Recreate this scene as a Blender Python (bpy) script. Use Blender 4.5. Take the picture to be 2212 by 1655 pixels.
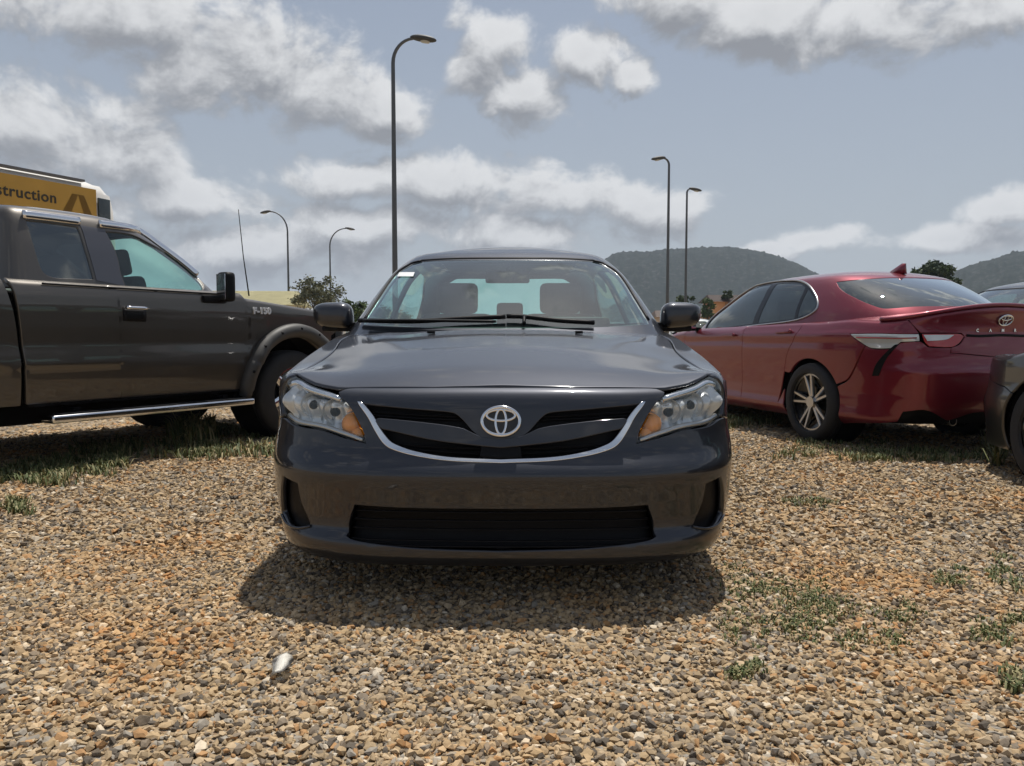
import bpy, bmesh, math, random
import numpy as np
from mathutils import Vector, Matrix
from mathutils.bvhtree import BVHTree
from mathutils.geometry import delaunay_2d_cdt

random.seed(7); RNG = np.random.default_rng(11)
for o in list(bpy.data.objects): bpy.data.objects.remove(o)
scene = bpy.context.scene
COL = scene.collection
R = math.radians

# ------------------------------------------------------------------ camera
FPX, CX, CY, YH, CAMH = 1690.0, 1106.0, 827.5, 720.0, 0.92     # the photograph measured at 2212 x 1655
PITCH = math.atan((CY - YH) / FPX)
cam_d = bpy.data.cameras.new('camera'); cam = bpy.data.objects.new('camera', cam_d); COL.objects.link(cam)
cam.location = (0, 0, CAMH); cam.rotation_euler = (R(90) - PITCH, 0, 0)
cam_d.sensor_width = 36; cam_d.lens = 36 * FPX / 2212; cam_d.clip_start = 0.05; cam_d.clip_end = 20000
scene.camera = cam

# ------------------------------------------------------------------ sun, sky, exposure
SUN_EL, SUN_AZ = 71.0, 21.0          # azimuth measured from +Y (ahead) towards +X
sd = Vector((math.cos(R(SUN_EL)) * math.sin(R(SUN_AZ)), math.cos(R(SUN_EL)) * math.cos(R(SUN_AZ)), math.sin(R(SUN_EL))))
sun_d = bpy.data.lights.new('sun', 'SUN'); sun_d.energy = 5.0; sun_d.angle = R(0.6); sun_d.color = (1.0, 0.955, 0.88)
sun = bpy.data.objects.new('sun', sun_d); COL.objects.link(sun)
sun.rotation_euler = sd.to_track_quat('Z', 'Y').to_euler(); sun.location = (0, 0, 60)
scene.view_settings.view_transform = 'Standard'; scene.view_settings.look = 'None'
scene.view_settings.exposure = 0.0; scene.view_settings.gamma = 1.0; scene.view_settings.use_curve_mapping = False
scene.render.engine = 'CYCLES'
cy = scene.cycles
cy.use_denoising = True; cy.max_bounces = 5; cy.transparent_max_bounces = 10; cy.glossy_bounces = 3
cy.diffuse_bounces = 2; cy.transmission_bounces = 4; cy.volume_bounces = 0; cy.caustics_reflective = False; cy.caustics_refractive = False
cy.sample_clamp_indirect = 6.0

world = bpy.data.worlds.new('World'); scene.world = world; world.use_nodes = True
nt = world.node_tree; nt.nodes.clear()
def N(tree, typ, **kw):
    n = tree.nodes.new(typ)
    for k, v in kw.items(): setattr(n, k, v)
    return n
def link(tree, a, b): tree.links.new(a, b)
def mth(tree, op, a, b=None, c=None, clamp=False):
    n = N(tree, 'ShaderNodeMath', operation=op); n.use_clamp = clamp
    for i, x in enumerate((a, b, c)):
        if x is None: continue
        if isinstance(x, (int, float)): n.inputs[i].default_value = x
        else: link(tree, x, n.inputs[i])
    return n.outputs[0]
def px_sky(px, py):
    a = (px - CX) / FPX; b = (YH - py) / FPX
    az = math.atan(a); return az, math.atan(b * math.cos(az))
# cloud banks: (pixel x, pixel y, half width, half height)
BANKS = [(300, 55, 260, 95), (540, 140, 280, 115), (690, 215, 220, 90), (840, 260, 105, 65),
         (70, 270, 220, 105), (230, 350, 220, 90), (420, 440, 200, 60),
         (1055, 130, 105, 105), (1140, 215, 125, 85), (1260, 140, 110, 85), (1355, 180, 70, 42),
         (1450, 15, 180, 75), (1640, 60, 200, 90), (1870, 55, 240, 85), (2090, 60, 150, 75),
         (780, 395, 200, 58), (980, 405, 200, 72), (1180, 425, 190, 70), (1400, 455, 150, 62),
         (820, 490, 240, 62), (1120, 510, 300, 60), (560, 545, 330, 75), (1640, 545, 80, 26), (1775, 520, 110, 30),
         (2170, 455, 90, 38), (2040, 520, 200, 34)]
def field_group():
    g = bpy.data.node_groups.new('cloud_field', 'ShaderNodeTree')
    g.interface.new_socket('P', in_out='INPUT', socket_type='NodeSocketVector')
    g.interface.new_socket('D', in_out='OUTPUT', socket_type='NodeSocketFloat')
    gi = N(g, 'NodeGroupInput'); go = N(g, 'NodeGroupOutput'); P = gi.outputs[0]
    acc = None
    for (bx, by, rx, ry) in BANKS:
        az, el = px_sky(bx, by)
        m = N(g, 'ShaderNodeVectorMath', operation='MULTIPLY_ADD'); link(g, P, m.inputs[0])
        m.inputs[1].default_value = (FPX / rx, FPX / ry, 0); m.inputs[2].default_value = (-az * FPX / rx, -el * FPX / ry, 0)
        l = N(g, 'ShaderNodeVectorMath', operation='LENGTH'); link(g, m.outputs[0], l.inputs[0])
        acc = l.outputs['Value'] if acc is None else mth(g, 'MINIMUM', acc, l.outputs['Value'])
    acc = mth(g, 'MULTIPLY_ADD', acc, -0.85, 0.80)
    # everywhere else: scattered banks of the same kind
    mp = N(g, 'ShaderNodeVectorMath', operation='MULTIPLY'); link(g, P, mp.inputs[0]); mp.inputs[1].default_value = (3.2, 5.2, 1)
    nb = N(g, 'ShaderNodeTexNoise'); nb.inputs['Scale'].default_value = 1.3; nb.inputs['Detail'].default_value = 2; link(g, mp.outputs[0], nb.inputs['Vector'])
    gen = mth(g, 'MULTIPLY_ADD', nb.outputs['Fac'], 3.0, -1.72)
    sep = N(g, 'ShaderNodeSeparateXYZ'); link(g, P, sep.inputs[0])
    side = mth(g, 'SUBTRACT', mth(g, 'ABSOLUTE', sep.outputs['X']), 0.66)
    up = mth(g, 'SUBTRACT', sep.outputs['Y'], 0.46)
    out = mth(g, 'MULTIPLY', mth(g, 'MAXIMUM', side, up), 8.0, clamp=True)
    gen2 = mth(g, 'ADD', gen, mth(g, 'MULTIPLY_ADD', out, 1.2, -1.2))
    acc = mth(g, 'MAXIMUM', acc, gen2)
    w = N(g, 'ShaderNodeVectorMath', operation='MULTIPLY'); link(g, P, w.inputs[0]); w.inputs[1].default_value = (1, 1.25, 1)
    n1 = N(g, 'ShaderNodeTexNoise'); n1.inputs['Scale'].default_value = 10.5; n1.inputs['Detail'].default_value = 5; n1.inputs['Roughness'].default_value = 0.6
    n1.inputs['Distortion'].default_value = 0.25; link(g, w.outputs[0], n1.inputs['Vector'])
    d = mth(g, 'MULTIPLY_ADD', n1.outputs['Fac'], 2.3, -1.15)
    link(g, mth(g, 'ADD', acc, d), go.inputs[0])
    return g
FG = field_group()
tc = N(nt, 'ShaderNodeTexCoord'); sp = N(nt, 'ShaderNodeSeparateXYZ')
nv = N(nt, 'ShaderNodeVectorMath', operation='NORMALIZE'); link(nt, tc.outputs['Generated'], nv.inputs[0]); link(nt, nv.outputs[0], sp.inputs[0])
az = mth(nt, 'ARCTAN2', sp.outputs['X'], sp.outputs['Y']); el = mth(nt, 'ARCSINE', sp.outputs['Z'])
cb = N(nt, 'ShaderNodeCombineXYZ'); link(nt, az, cb.inputs[0]); link(nt, el, cb.inputs[1])
def fld(off):
    a = N(nt, 'ShaderNodeVectorMath', operation='ADD'); link(nt, cb.outputs[0], a.inputs[0]); a.inputs[1].default_value = off
    g = N(nt, 'ShaderNodeGroup'); g.node_tree = FG; link(nt, a.outputs[0], g.inputs[0]); return g.outputs[0]
f0 = fld((0, 0, 0)); f1 = fld((0.008, 0.030, 0))
mr = N(nt, 'ShaderNodeMapRange', interpolation_type='SMOOTHSTEP'); link(nt, f0, mr.inputs[0])
mr.inputs[1].default_value = -0.10; mr.inputs[2].default_value = 0.38; mr.inputs[3].default_value = 0; mr.inputs[4].default_value = 0.93
lit = mth(nt, 'SUBTRACT', f0, f1)
lr = N(nt, 'ShaderNodeMapRange', interpolation_type='SMOOTHSTEP'); link(nt, lit, lr.inputs[0])
lr.inputs[1].default_value = -0.42; lr.inputs[2].default_value = 0.60; lr.inputs[3].default_value = 0; lr.inputs[4].default_value = 1
# thick cores turn grey underneath
thick = N(nt, 'ShaderNodeMapRange'); link(nt, f0, thick.inputs[0]); thick.inputs[1].default_value = 0.35; thick.inputs[2].default_value = 1.1
thick.inputs[3].default_value = 0; thick.inputs[4].default_value = 0.16
lt = mth(nt, 'SUBTRACT', lr.outputs[0], thick.outputs[0], clamp=True)
cr = N(nt, 'ShaderNodeMix', data_type='RGBA'); link(nt, lt, cr.inputs[0])
SKYK = 0.10
def cc(r, g, b): return (r / SKYK, g / SKYK, b / SKYK, 1)
cr.inputs[6].default_value = cc(.31, .32, .345); cr.inputs[7].default_value = cc(.90, .905, .91)
sky = N(nt, 'ShaderNodeTexSky', sky_type='NISHITA'); sky.sun_disc = False
sky.sun_elevation = R(SUN_EL); sky.sun_rotation = R(SUN_AZ)
sky.altitude = 400; sky.air_density = 1.0; sky.dust_density = 2.2; sky.ozone_density = 1.0
veil = N(nt, 'ShaderNodeMix', data_type='RGBA'); link(nt, sky.outputs[0], veil.inputs[6]); veil.inputs[7].default_value = cc(.51, .545, .58)
ve = N(nt, 'ShaderNodeMapRange'); link(nt, sp.outputs['Z'], ve.inputs[0]); ve.inputs[1].default_value = 0.0; ve.inputs[2].default_value = 0.5
ve.inputs[3].default_value = 0.85; ve.inputs[4].default_value = 0.30; link(nt, ve.outputs[0], veil.inputs[0])
mx = N(nt, 'ShaderNodeMix', data_type='RGBA'); link(nt, mr.outputs[0], mx.inputs[0]); link(nt, veil.outputs[2], mx.inputs[6]); link(nt, cr.outputs[2], mx.inputs[7])
bg = N(nt, 'ShaderNodeBackground'); bg.inputs['Strength'].default_value = .088; link(nt, mx.outputs[2], bg.inputs[0])
wo = N(nt, 'ShaderNodeOutputWorld'); link(nt, bg.outputs[0], wo.inputs[0])
world.cycles.sampling_method = 'MANUAL'; world.cycles.sample_map_resolution = 512

# ------------------------------------------------------------------ materials
MATS = {}
def mat(name, base=(.5, .5, .5), rough=.5, metal=0., coat=0., coat_rough=.03, spec=.5, vary=0., vscale=8., bump=0., bscale=60., emit=None, rvary=0.):
    if name in MATS: return MATS[name]
    m = bpy.data.materials.new(name); m.use_nodes = True; t = m.node_tree; b = t.nodes['Principled BSDF']
    b.inputs['Base Color'].default_value = (*base, 1); b.inputs['Roughness'].default_value = rough; b.inputs['Metallic'].default_value = metal
    b.inputs['Coat Weight'].default_value = coat; b.inputs['Coat Roughness'].default_value = coat_rough; b.inputs['Specular IOR Level'].default_value = spec
    tcx = N(t, 'ShaderNodeTexCoord')
    if vary or rvary:
        n = N(t, 'ShaderNodeTexNoise'); n.inputs['Scale'].default_value = vscale; n.inputs['Detail'].default_value = 6; link(t, tcx.outputs['Object'], n.inputs['Vector'])
        if vary:
            x = N(t, 'ShaderNodeMix', data_type='RGBA'); link(t, n.outputs['Fac'], x.inputs[0])
            x.inputs[6].default_value = tuple(c * (1 - vary) for c in base) + (1,); x.inputs[7].default_value = tuple(min(1, c * (1 + vary)) for c in base) + (1,)
            link(t, x.outputs[2], b.inputs['Base Color'])
        if rvary:
            link(t, mth(t, 'MULTIPLY_ADD', n.outputs['Fac'], rvary * 2, rough - rvary), b.inputs['Roughness'])
    if bump:
        n = N(t, 'ShaderNodeTexNoise'); n.inputs['Scale'].default_value = bscale; n.inputs['Detail'].default_value = 5; link(t, tcx.outputs['Object'], n.inputs['Vector'])
        bm = N(t, 'ShaderNodeBump'); bm.inputs['Strength'].default_value = bump; bm.inputs['Distance'].default_value = .01
        link(t, n.outputs['Fac'], bm.inputs['Height']); link(t, bm.outputs[0], b.inputs['Normal'])
    MATS[name] = m; return m
def paint(name, base, metal=.55, rough=.38, dust=(.30, .25, .19), dusty=.05, cr0=.012):
    """metallic car paint under clear coat, with a thin uneven film of dust"""
    if name in MATS: return MATS[name]
    m = bpy.data.materials.new(name); m.use_nodes = True; t = m.node_tree; b = t.nodes['Principled BSDF']
    b.inputs['Metallic'].default_value = metal; b.inputs['Coat Weight'].default_value = 1.0; b.inputs['Coat IOR'].default_value = 1.5
    tcx = N(t, 'ShaderNodeTexCoord')
    n = N(t, 'ShaderNodeTexNoise'); n.inputs['Scale'].default_value = 3.5; n.inputs['Detail'].default_value = 7; n.inputs['Roughness'].default_value = .65
    link(t, tcx.outputs['Object'], n.inputs['Vector'])
    fl = N(t, 'ShaderNodeTexNoise'); fl.inputs['Scale'].default_value = 900; fl.inputs['Detail'].default_value = 1; link(t, tcx.outputs['Object'], fl.inputs['Vector'])
    x = N(t, 'ShaderNodeMix', data_type='RGBA'); link(t, fl.outputs['Fac'], x.inputs[0])
    x.inputs[6].default_value = tuple(c * .8 for c in base) + (1,); x.inputs[7].default_value = tuple(c * 1.2 for c in base) + (1,)
    y = N(t, 'ShaderNodeMix', data_type='RGBA'); link(t, mth(t, 'MULTIPLY', n.outputs['Fac'], dusty * 2), y.inputs[0])
    link(t, x.outputs[2], y.inputs[6]); y.inputs[7].default_value = (*dust, 1); link(t, y.outputs[2], b.inputs['Base Color'])
    b.inputs['Roughness'].default_value = rough
    link(t, mth(t, 'MULTIPLY_ADD', n.outputs['Fac'], .05, cr0), b.inputs['Coat Roughness'])
    MATS[name] = m; return m
def glass(name, tint=(.8, .92, .88), refl=1.0, rough=.0):
    """thin automotive glass: tinted see-through plus Fresnel reflection"""
    if name in MATS: return MATS[name]
    m = bpy.data.materials.new(name); m.use_nodes = True; t = m.node_tree; t.nodes.clear()
    tr = N(t, 'ShaderNodeBsdfTransparent'); tr.inputs[0].default_value = (*tint, 1)
    gl = N(t, 'ShaderNodeBsdfGlossy'); gl.inputs['Roughness'].default_value = rough; gl.inputs[0].default_value = (.95, 1, 1, 1)
    ge = N(t, 'ShaderNodeNewGeometry'); dt = N(t, 'ShaderNodeVectorMath', operation='DOT_PRODUCT'); link(t, ge.outputs['Normal'], dt.inputs[0]); link(t, ge.outputs['Incoming'], dt.inputs[1])
    f = mth(t, 'POWER', mth(t, 'SUBTRACT', 1.0, mth(t, 'ABSOLUTE', dt.outputs['Value']), clamp=True), 4.2)
    f = mth(t, 'MULTIPLY', mth(t, 'MULTIPLY_ADD', f, .92, .055), refl, clamp=True)
    # a light film of dust, tinted teal to paint sky haze into the glass
    df = N(t, 'ShaderNodeBsdfDiffuse'); df.inputs[0].default_value = (.38, .46, .46, 1)
    tcx = N(t, 'ShaderNodeTexCoord'); n = N(t, 'ShaderNodeTexNoise'); n.inputs['Scale'].default_value = 5; n.inputs['Detail'].default_value = 6
    link(t, tcx.outputs['Object'], n.inputs['Vector'])
    m0 = N(t, 'ShaderNodeMixShader'); link(t, mth(t, 'MULTIPLY', n.outputs['Fac'], .09), m0.inputs[0]); link(t, tr.outputs[0], m0.inputs[1]); link(t, df.outputs[0], m0.inputs[2])
    mix = N(t, 'ShaderNodeMixShader'); link(t, f, mix.inputs[0]); link(t, m0.outputs[0], mix.inputs[1]); link(t, gl.outputs[0], mix.inputs[2])
    o = N(t, 'ShaderNodeOutputMaterial'); link(t, mix.outputs[0], o.inputs[0])
    MATS[name] = m; return m
CHROME = mat('chrome', (.72, .73, .75), .12, 1.0, rvary=.06)
SATIN = mat('satin_alloy', (.50, .50, .50), .3, 1.0, rvary=.08)
BLACK = mat('black_plastic', (.005, .005, .006), .5, spec=.16, rvary=.12)
GLOSSBLACK = mat('gloss_black', (.008, .008, .009), .12)
DARK = mat('dark_void', (.004, .004, .004), .9, spec=.1)
RUBBER = mat('tyre_rubber', (.018, .018, .019), .75, vary=.35, vscale=14, bump=.2, bscale=90)
FABRIC = mat('seat_fabric', (.012, .014, .016), .9, bump=.2, bscale=200)
DASH = mat('dashboard_plastic', (.02, .021, .022), .75, bump=.1)
WHITE = mat('white_plastic', (.75, .76, .76), .5)
AMBER = mat('amber_plastic', (.85, .30, .03), .18, spec=.7)
REDLENS = mat('red_lens', (.42, .008, .012), .12, coat=1.0)
REFLECTOR = mat('lamp_reflector', (.78, .80, .81), .25, .35, rvary=.1, vscale=25)
CLEAR = glass('clear_lamp_cover', (.93, .95, .96), .8)
WINDSHIELD = glass('windshield_glass', (.68, .95, .88), 1.7)
SIDEGLASS = glass('side_glass', (.72, .96, .90), 1.0)
PRIVACY = glass('dark_tinted_glass', (.05, .06, .065), 2.3)

# ------------------------------------------------------------------ object helpers
def props(o, label=None, cat=None, group=None, kind=None):
    if label: o['label'] = label
    if cat: o['category'] = cat
    if group: o['group'] = group
    if kind: o['kind'] = kind
    return o
def thing(name, loc=(0, 0, 0), rz=0., **kw):
    o = bpy.data.objects.new(name, None); COL.objects.link(o); o.empty_display_size = .2
    o.location = loc; o.rotation_euler = (0, 0, rz); return props(o, **kw)
def link_mesh(name, me, m, parent=None):
    o = bpy.data.objects.new(name, me); COL.objects.link(o)
    if m is not None and len(me.materials) == 0: me.materials.append(m)
    if parent is not None: o.parent = parent
    return o
def mk(name, verts, faces, m, parent=None, smooth=True, normals=None):
    me = bpy.data.meshes.new(name); me.from_pydata([tuple(v) for v in verts], [], [tuple(int(i) for i in f) for f in faces])
    if smooth: me.polygons.foreach_set('use_smooth', [True] * len(me.polygons))
    me.update()
    if normals is not None: me.normals_split_custom_set_from_vertices([tuple(n) for n in normals])
    return link_mesh(name, me, m, parent)
def bm_obj(name, bm, m, parent=None, smooth=False, angle=None):
    me = bpy.data.meshes.new(name); bm.normal_update()
    if smooth:
        for f in bm.faces: f.smooth = True
    if angle is not None:
        for f in bm.faces: f.smooth = True
        for e in bm.edges:
            if len(e.link_faces) == 2 and e.calc_face_angle(0) > R(angle): e.smooth = False
    bm.to_mesh(me); bm.free(); return link_mesh(name, me, m, parent)
def add_box(bm, c, s, rot=None, bev=0., seg=2):
    r = bmesh.ops.create_cube(bm, size=1.0)
    M = Matrix.Translation(c) @ (rot.to_4x4() if rot is not None else Matrix.Identity(4)) @ Matrix.Diagonal((*s, 1))
    bmesh.ops.transform(bm, matrix=M, verts=r['verts'])
    if bev:
        es = list({e for v in r['verts'] for e in v.link_edges})
        bmesh.ops.bevel(bm, geom=es, offset=bev, segments=seg, affect='EDGES', profile=.6)
    return bm
def box(name, c, s, m, parent=None, rot=None, bev=0., seg=2):
    bm = bmesh.new(); add_box(bm, c, s, rot, bev, seg); return bm_obj(name, bm, m, parent, angle=40 if bev else None)
def tube_geo(pts, rad, nseg=8, closed=False, flat=None, up=None):
    pts = [Vector(p) for p in pts]; n = len(pts); V = []; Fc = []
    if not hasattr(rad, '__len__'): rad = [rad] * n
    prev = None
    for i, p in enumerate(pts):
        a = pts[(i - 1) % n] if (closed or i > 0) else p; b = pts[(i + 1) % n] if (closed or i < n - 1) else p
        t = (b - a)
        t = t.normalized() if t.length > 1e-9 else Vector((0, 0, 1))
        if prev is None:
            u = Vector((0, 0, 1)) if abs(t.z) < .9 else Vector((1, 0, 0))
            if up is not None: u = Vector(up)
            prev = (u - t * u.dot(t)).normalized()
        else: prev = (prev - t * prev.dot(t)).normalized()
        w = t.cross(prev)
        fl = flat if flat else 1.0
        for k in range(nseg):
            an = 2 * math.pi * k / nseg
            V.append(p + prev * (math.cos(an) * rad[i] * fl) + w * (math.sin(an) * rad[i]))
    m_ = n if closed else n - 1
    for i in range(m_):
        for k in range(nseg):
            a = i * nseg + k; b = i * nseg + (k + 1) % nseg; c = ((i + 1) % n) * nseg + (k + 1) % nseg; d = ((i + 1) % n) * nseg + k
            Fc.append((a, b, c, d))
    if not closed:
        Fc.append(tuple(range(nseg))[::-1]); Fc.append(tuple((n - 1) * nseg + k for k in range(nseg)))
    return V, Fc
def tube(name, pts, rad, m, parent=None, nseg=8, closed=False, flat=None, up=None):
    V, Fc = tube_geo(pts, rad, nseg, closed, flat, up); return mk(name, V, Fc, m, parent)
def lathe(name, prof, m, parent=None, n=48, axis='X', c=(0, 0, 0), smooth=True, sharp=35):
    """prof: (along axis, radius)"""
    bm = bmesh.new(); rings = []
    for (a, r) in prof:
        ring = []
        for k in range(n):
            t = 2 * math.pi * k / n; p = (a, r * math.cos(t), r * math.sin(t))
            if axis == 'Y': p = (p[1], a, p[2])
            if axis == 'Z': p = (p[1], p[2], a)
            ring.append(bm.verts.new((p[0] + c[0], p[1] + c[1], p[2] + c[2])))
        rings.append(ring)
    for i in range(len(rings) - 1):
        for k in range(n):
            bm.faces.new((rings[i][k], rings[i][(k + 1) % n], rings[i + 1][(k + 1) % n], rings[i + 1][k]))
    bmesh.ops.recalc_face_normals(bm, faces=bm.faces)
    return bm_obj(name, bm, m, parent, angle=sharp)
def text_mesh(name, body, size, m, parent, M, extrude=.002, spacing=1.0, align='CENTER', bold=0.):
    cu = bpy.data.curves.new(name, 'FONT'); cu.body = body; cu.size = size; cu.extrude = extrude; cu.align_x = align; cu.align_y = 'CENTER'
    cu.space_character = spacing; cu.offset = bold; cu.resolution_u = 3
    t = bpy.data.objects.new(name + '_tmp', cu); COL.objects.link(t)
    me = bpy.data.meshes.new_from_object(t.evaluated_get(bpy.context.evaluated_depsgraph_get())); bpy.data.objects.remove(t); bpy.data.curves.remove(cu)
    me.transform(M); me.name = name; return link_mesh(name, me, m, parent)
def kids(o): return [c for c in bpy.data.objects if c.parent == o]
def copy_tree(o, parent=None, swap=None):
    c = o.copy(); COL.objects.link(c); c.parent = parent
    if swap and c.data is not None:
        for s in c.material_slots:
            if s.material and s.material.name in swap:
                mm = swap[s.material.name]; s.link = 'OBJECT'; s.material = mm
    for ch in kids(o): copy_tree(ch, c, swap)
    return c

# ------------------------------------------------------------------ surfaces and panels
def prof(tbl, sig=.012):
    z = np.array([p[0] for p in tbl]); v = np.array([p[1] for p in tbl])
    zz = np.linspace(z[0] - .2, z[-1] + .2, 1600); s0 = (v[1] - v[0]) / (z[1] - z[0]); s1 = (v[-1] - v[-2]) / (z[-1] - z[-2])
    y = np.interp(zz, z, v); y = np.where(zz < z[0], v[0] + s0 * (zz - z[0]), y); y = np.where(zz > z[-1], v[-1] + s1 * (zz - z[-1]), y)
    h = zz[1] - zz[0]; k = np.arange(-int(4 * sig / h) - 1, int(4 * sig / h) + 2); w = np.exp(-.5 * (k * h / sig) ** 2); w /= w.sum()
    y = np.convolve(np.pad(y, len(k) // 2, mode='edge'), w, mode='valid')[:len(zz)]
    return lambda q: np.interp(q, zz, y)
def half_curve(ctrl, n):
    p = np.array(ctrl, float); g0 = p[1] * [-1, 1]; g1 = p[-2] * [-1, 1]; P = np.vstack([g0, p, g1]); seg = len(P) - 3
    t = np.linspace(0, seg, n); i = np.minimum(t.astype(int), seg - 1); f = (t - i)[:, None]
    b0 = (1 - f) ** 3 / 6; b1 = (3 * f ** 3 - 6 * f ** 2 + 4) / 6; b2 = (-3 * f ** 3 + 3 * f ** 2 + 3 * f + 1) / 6; b3 = f ** 3 / 6
    C = b0 * P[i] + b1 * P[i + 1] + b2 * P[i + 2] + b3 * P[i + 3]
    # even spacing
    L = np.concatenate([[0], np.cumsum(np.linalg.norm(np.diff(C, axis=0), axis=1))]); s = np.linspace(0, L[-1], n)
    C = np.stack([np.interp(s, L, C[:, k]) for k in (0, 1)], 1)
    T = np.gradient(C, axis=0); T /= np.linalg.norm(T, axis=1)[:, None]; T[0] = (1, 0); T[-1] = (-1, 0)
    return C, np.stack([T[:, 1], -T[:, 0]], 1)
class Surf:
    """half of a symmetric car surface (x >= 0) as a dense grid V[row, column]"""
    def __init__(s, V, flip=False):
        s.V = V; M, Nn = V.shape[:2]
        du = np.gradient(V, axis=1); dv = np.gradient(V, axis=0); n = np.cross(du, dv)
        if flip: n = -n
        ln = np.linalg.norm(n, axis=2, keepdims=True); n = n / np.maximum(ln, 1e-9)
        for c in (0, Nn - 1):
            if np.all(np.abs(V[:, c, 0]) < 1e-4):
                n[:, c, 0] = 0; n[:, c] /= np.maximum(np.linalg.norm(n[:, c], axis=1, keepdims=True), 1e-9)
        s.Nrm = n
        mid = V[M // 2]; s.au = np.concatenate([[0], np.cumsum(np.linalg.norm(np.diff(mid, axis=0), axis=1))]); s.L = s.au[-1]
        h = np.linalg.norm(np.diff(V, axis=0), axis=2).sum(0).mean(); s.h = h; s.av = np.linspace(0, h, M)
        vs = [tuple(p) for p in V.reshape(-1, 3)]; tr = []; s.tri = []
        for i in range(M - 1):
            for j in range(Nn - 1):
                a = i * Nn + j; tr.append((a, a + 1, a + Nn + 1)); tr.append((a, a + Nn + 1, a + Nn))
        s.vs = vs; s.tr = tr; s.Nn = Nn; s.M = M; s.bvh = BVHTree.FromPolygons(vs, tr, all_triangles=True)
    def _uv(s, idx, loc):
        tri = s.tr[idx]; P = [Vector(s.vs[k]) for k in tri]
        v0 = P[1] - P[0]; v1 = P[2] - P[0]; v2 = loc - P[0]
        d00 = v0.dot(v0); d01 = v0.dot(v1); d11 = v1.dot(v1); d20 = v2.dot(v0); d21 = v2.dot(v1); den = d00 * d11 - d01 * d01
        if abs(den) < 1e-16: b = c = 0
        else: b = (d11 * d20 - d01 * d21) / den; c = (d00 * d21 - d01 * d20) / den
        q = [(s.au[k % s.Nn], s.av[k // s.Nn]) for k in tri]
        return ((1 - b - c) * q[0][0] + b * q[1][0] + c * q[2][0], (1 - b - c) * q[0][1] + b * q[1][1] + c * q[2][1])
    def cast(s, o, d):
        o = Vector(o); d = Vector(d).normalized(); h = s.bvh.ray_cast(o, d)
        md = getattr(s, 'maxd', 99)
        if h[0] is not None and (h[0] - o).length < md: return s._uv(h[2], h[0])
        best = None
        for t in np.linspace(.5, min(16, md), 500):
            q = s.bvh.find_nearest(o + d * float(t))
            if q[0] is not None and (best is None or q[3] < best[0]): best = (q[3], q)
        return s._uv(best[1][2], best[1][0])
    def ev(s, uv):
        uv = np.asarray(uv, float).reshape(-1, 2); u = np.clip(uv[:, 0], 0, s.L); v = np.clip(uv[:, 1], 0, s.h)
        j = np.clip(np.searchsorted(s.au, u, side='right') - 1, 0, s.Nn - 2); fu = ((u - s.au[j]) / np.maximum(s.au[j + 1] - s.au[j], 1e-9))[:, None]
        t = v / s.h * (s.M - 1); i = np.clip(t.astype(int), 0, s.M - 2); fv = (t - i)[:, None]
        def bl(A): return (A[i, j] * (1 - fu) + A[i, j + 1] * fu) * (1 - fv) + (A[i + 1, j] * (1 - fu) + A[i + 1, j + 1] * fu) * fv
        n = bl(s.Nrm); n /= np.maximum(np.linalg.norm(n, axis=1, keepdims=True), 1e-9)
        return bl(s.V), n
def wrap(ctrl, zb, ztop, pf, ps, pr, N_=260, M=110, rr=.05, tf=.11):
    C, n = half_curve(ctrl, N_)
    wf = np.clip(-n[:, 1], 0, 1) ** 2; wr = np.clip(n[:, 1], 0, 1) ** 2; ws = n[:, 0] ** 2
    tin = wf * tf + ws * .06 + wr * .08; Ct = C - n * tin[:, None]; zt = np.array([ztop(max(x, 0), y) for x, y in Ct]); V = np.zeros((M, N_, 3))
    for i in range(M):
        z = zb + (zt - zb) * (i / (M - 1)); ins = wf * pf(z) + ws * ps(z) + wr * pr(z)
        if rr: s_ = np.clip((z - (zt - rr)) / rr, 0, .97); ins = ins + rr * (1 - np.sqrt(1 - s_ * s_))
        V[i, :, 0] = np.maximum(C[:, 0] - n[:, 0] * ins, 0); V[i, :, 1] = C[:, 1] - n[:, 1] * ins; V[i, :, 2] = z
    V[:, 0, 0] = 0; V[:, -1, 0] = 0
    return Surf(V, flip=False)
def cabin(ctrl, zb, zt, gf, gs, gr, N_=240, M=70, rr=.03):
    """greenhouse: every level is the belt outline pulled in at the sides, the windshield and the rear window"""
    C, n = half_curve(ctrl, N_); W = C[:, 0].max(); yf, yr = C[0, 1], C[-1, 1]; V = np.zeros((M, N_, 3))
    for i in range(M):
        z = zb + (zt - zb) * i / (M - 1); s_ = min(max((z - (zt - rr)) / rr, 0), .97); e = rr * (1 - math.sqrt(1 - s_ * s_))
        a, b = yf + float(gf(z)) + e, yr - float(gr(z)) - e
        V[i, :, 0] = C[:, 0] * (1 - (float(gs(z)) + e) / W); V[i, :, 1] = a + (C[:, 1] - yf) * (b - a) / (yr - yf); V[i, :, 2] = z
    V[:, 0, 0] = 0; V[:, -1, 0] = 0
    return Surf(V)
def top_surf(low, T, ya, yb, M=120, N_=80, pad=.0):
    ring = low.V[-1]; ys = np.linspace(ya, yb, M); V = np.zeros((M, N_, 3))
    yy = np.maximum.accumulate(ring[:, 1])
    k = int(np.argmax(ring[:, 0]))
    for i, y in enumerate(ys):
        if y <= ring[k, 1]: xm = np.interp(y, yy[:k + 1], ring[:k + 1, 0])
        else: xm = np.interp(y, yy[k:], ring[k:, 0])
        x = np.linspace(0, 1, N_) * max(xm - pad, .02)
        V[i, :, 0] = x; V[i, :, 1] = y; V[i, :, 2] = [T(a, y) for a in x]
    return Surf(V)
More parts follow.
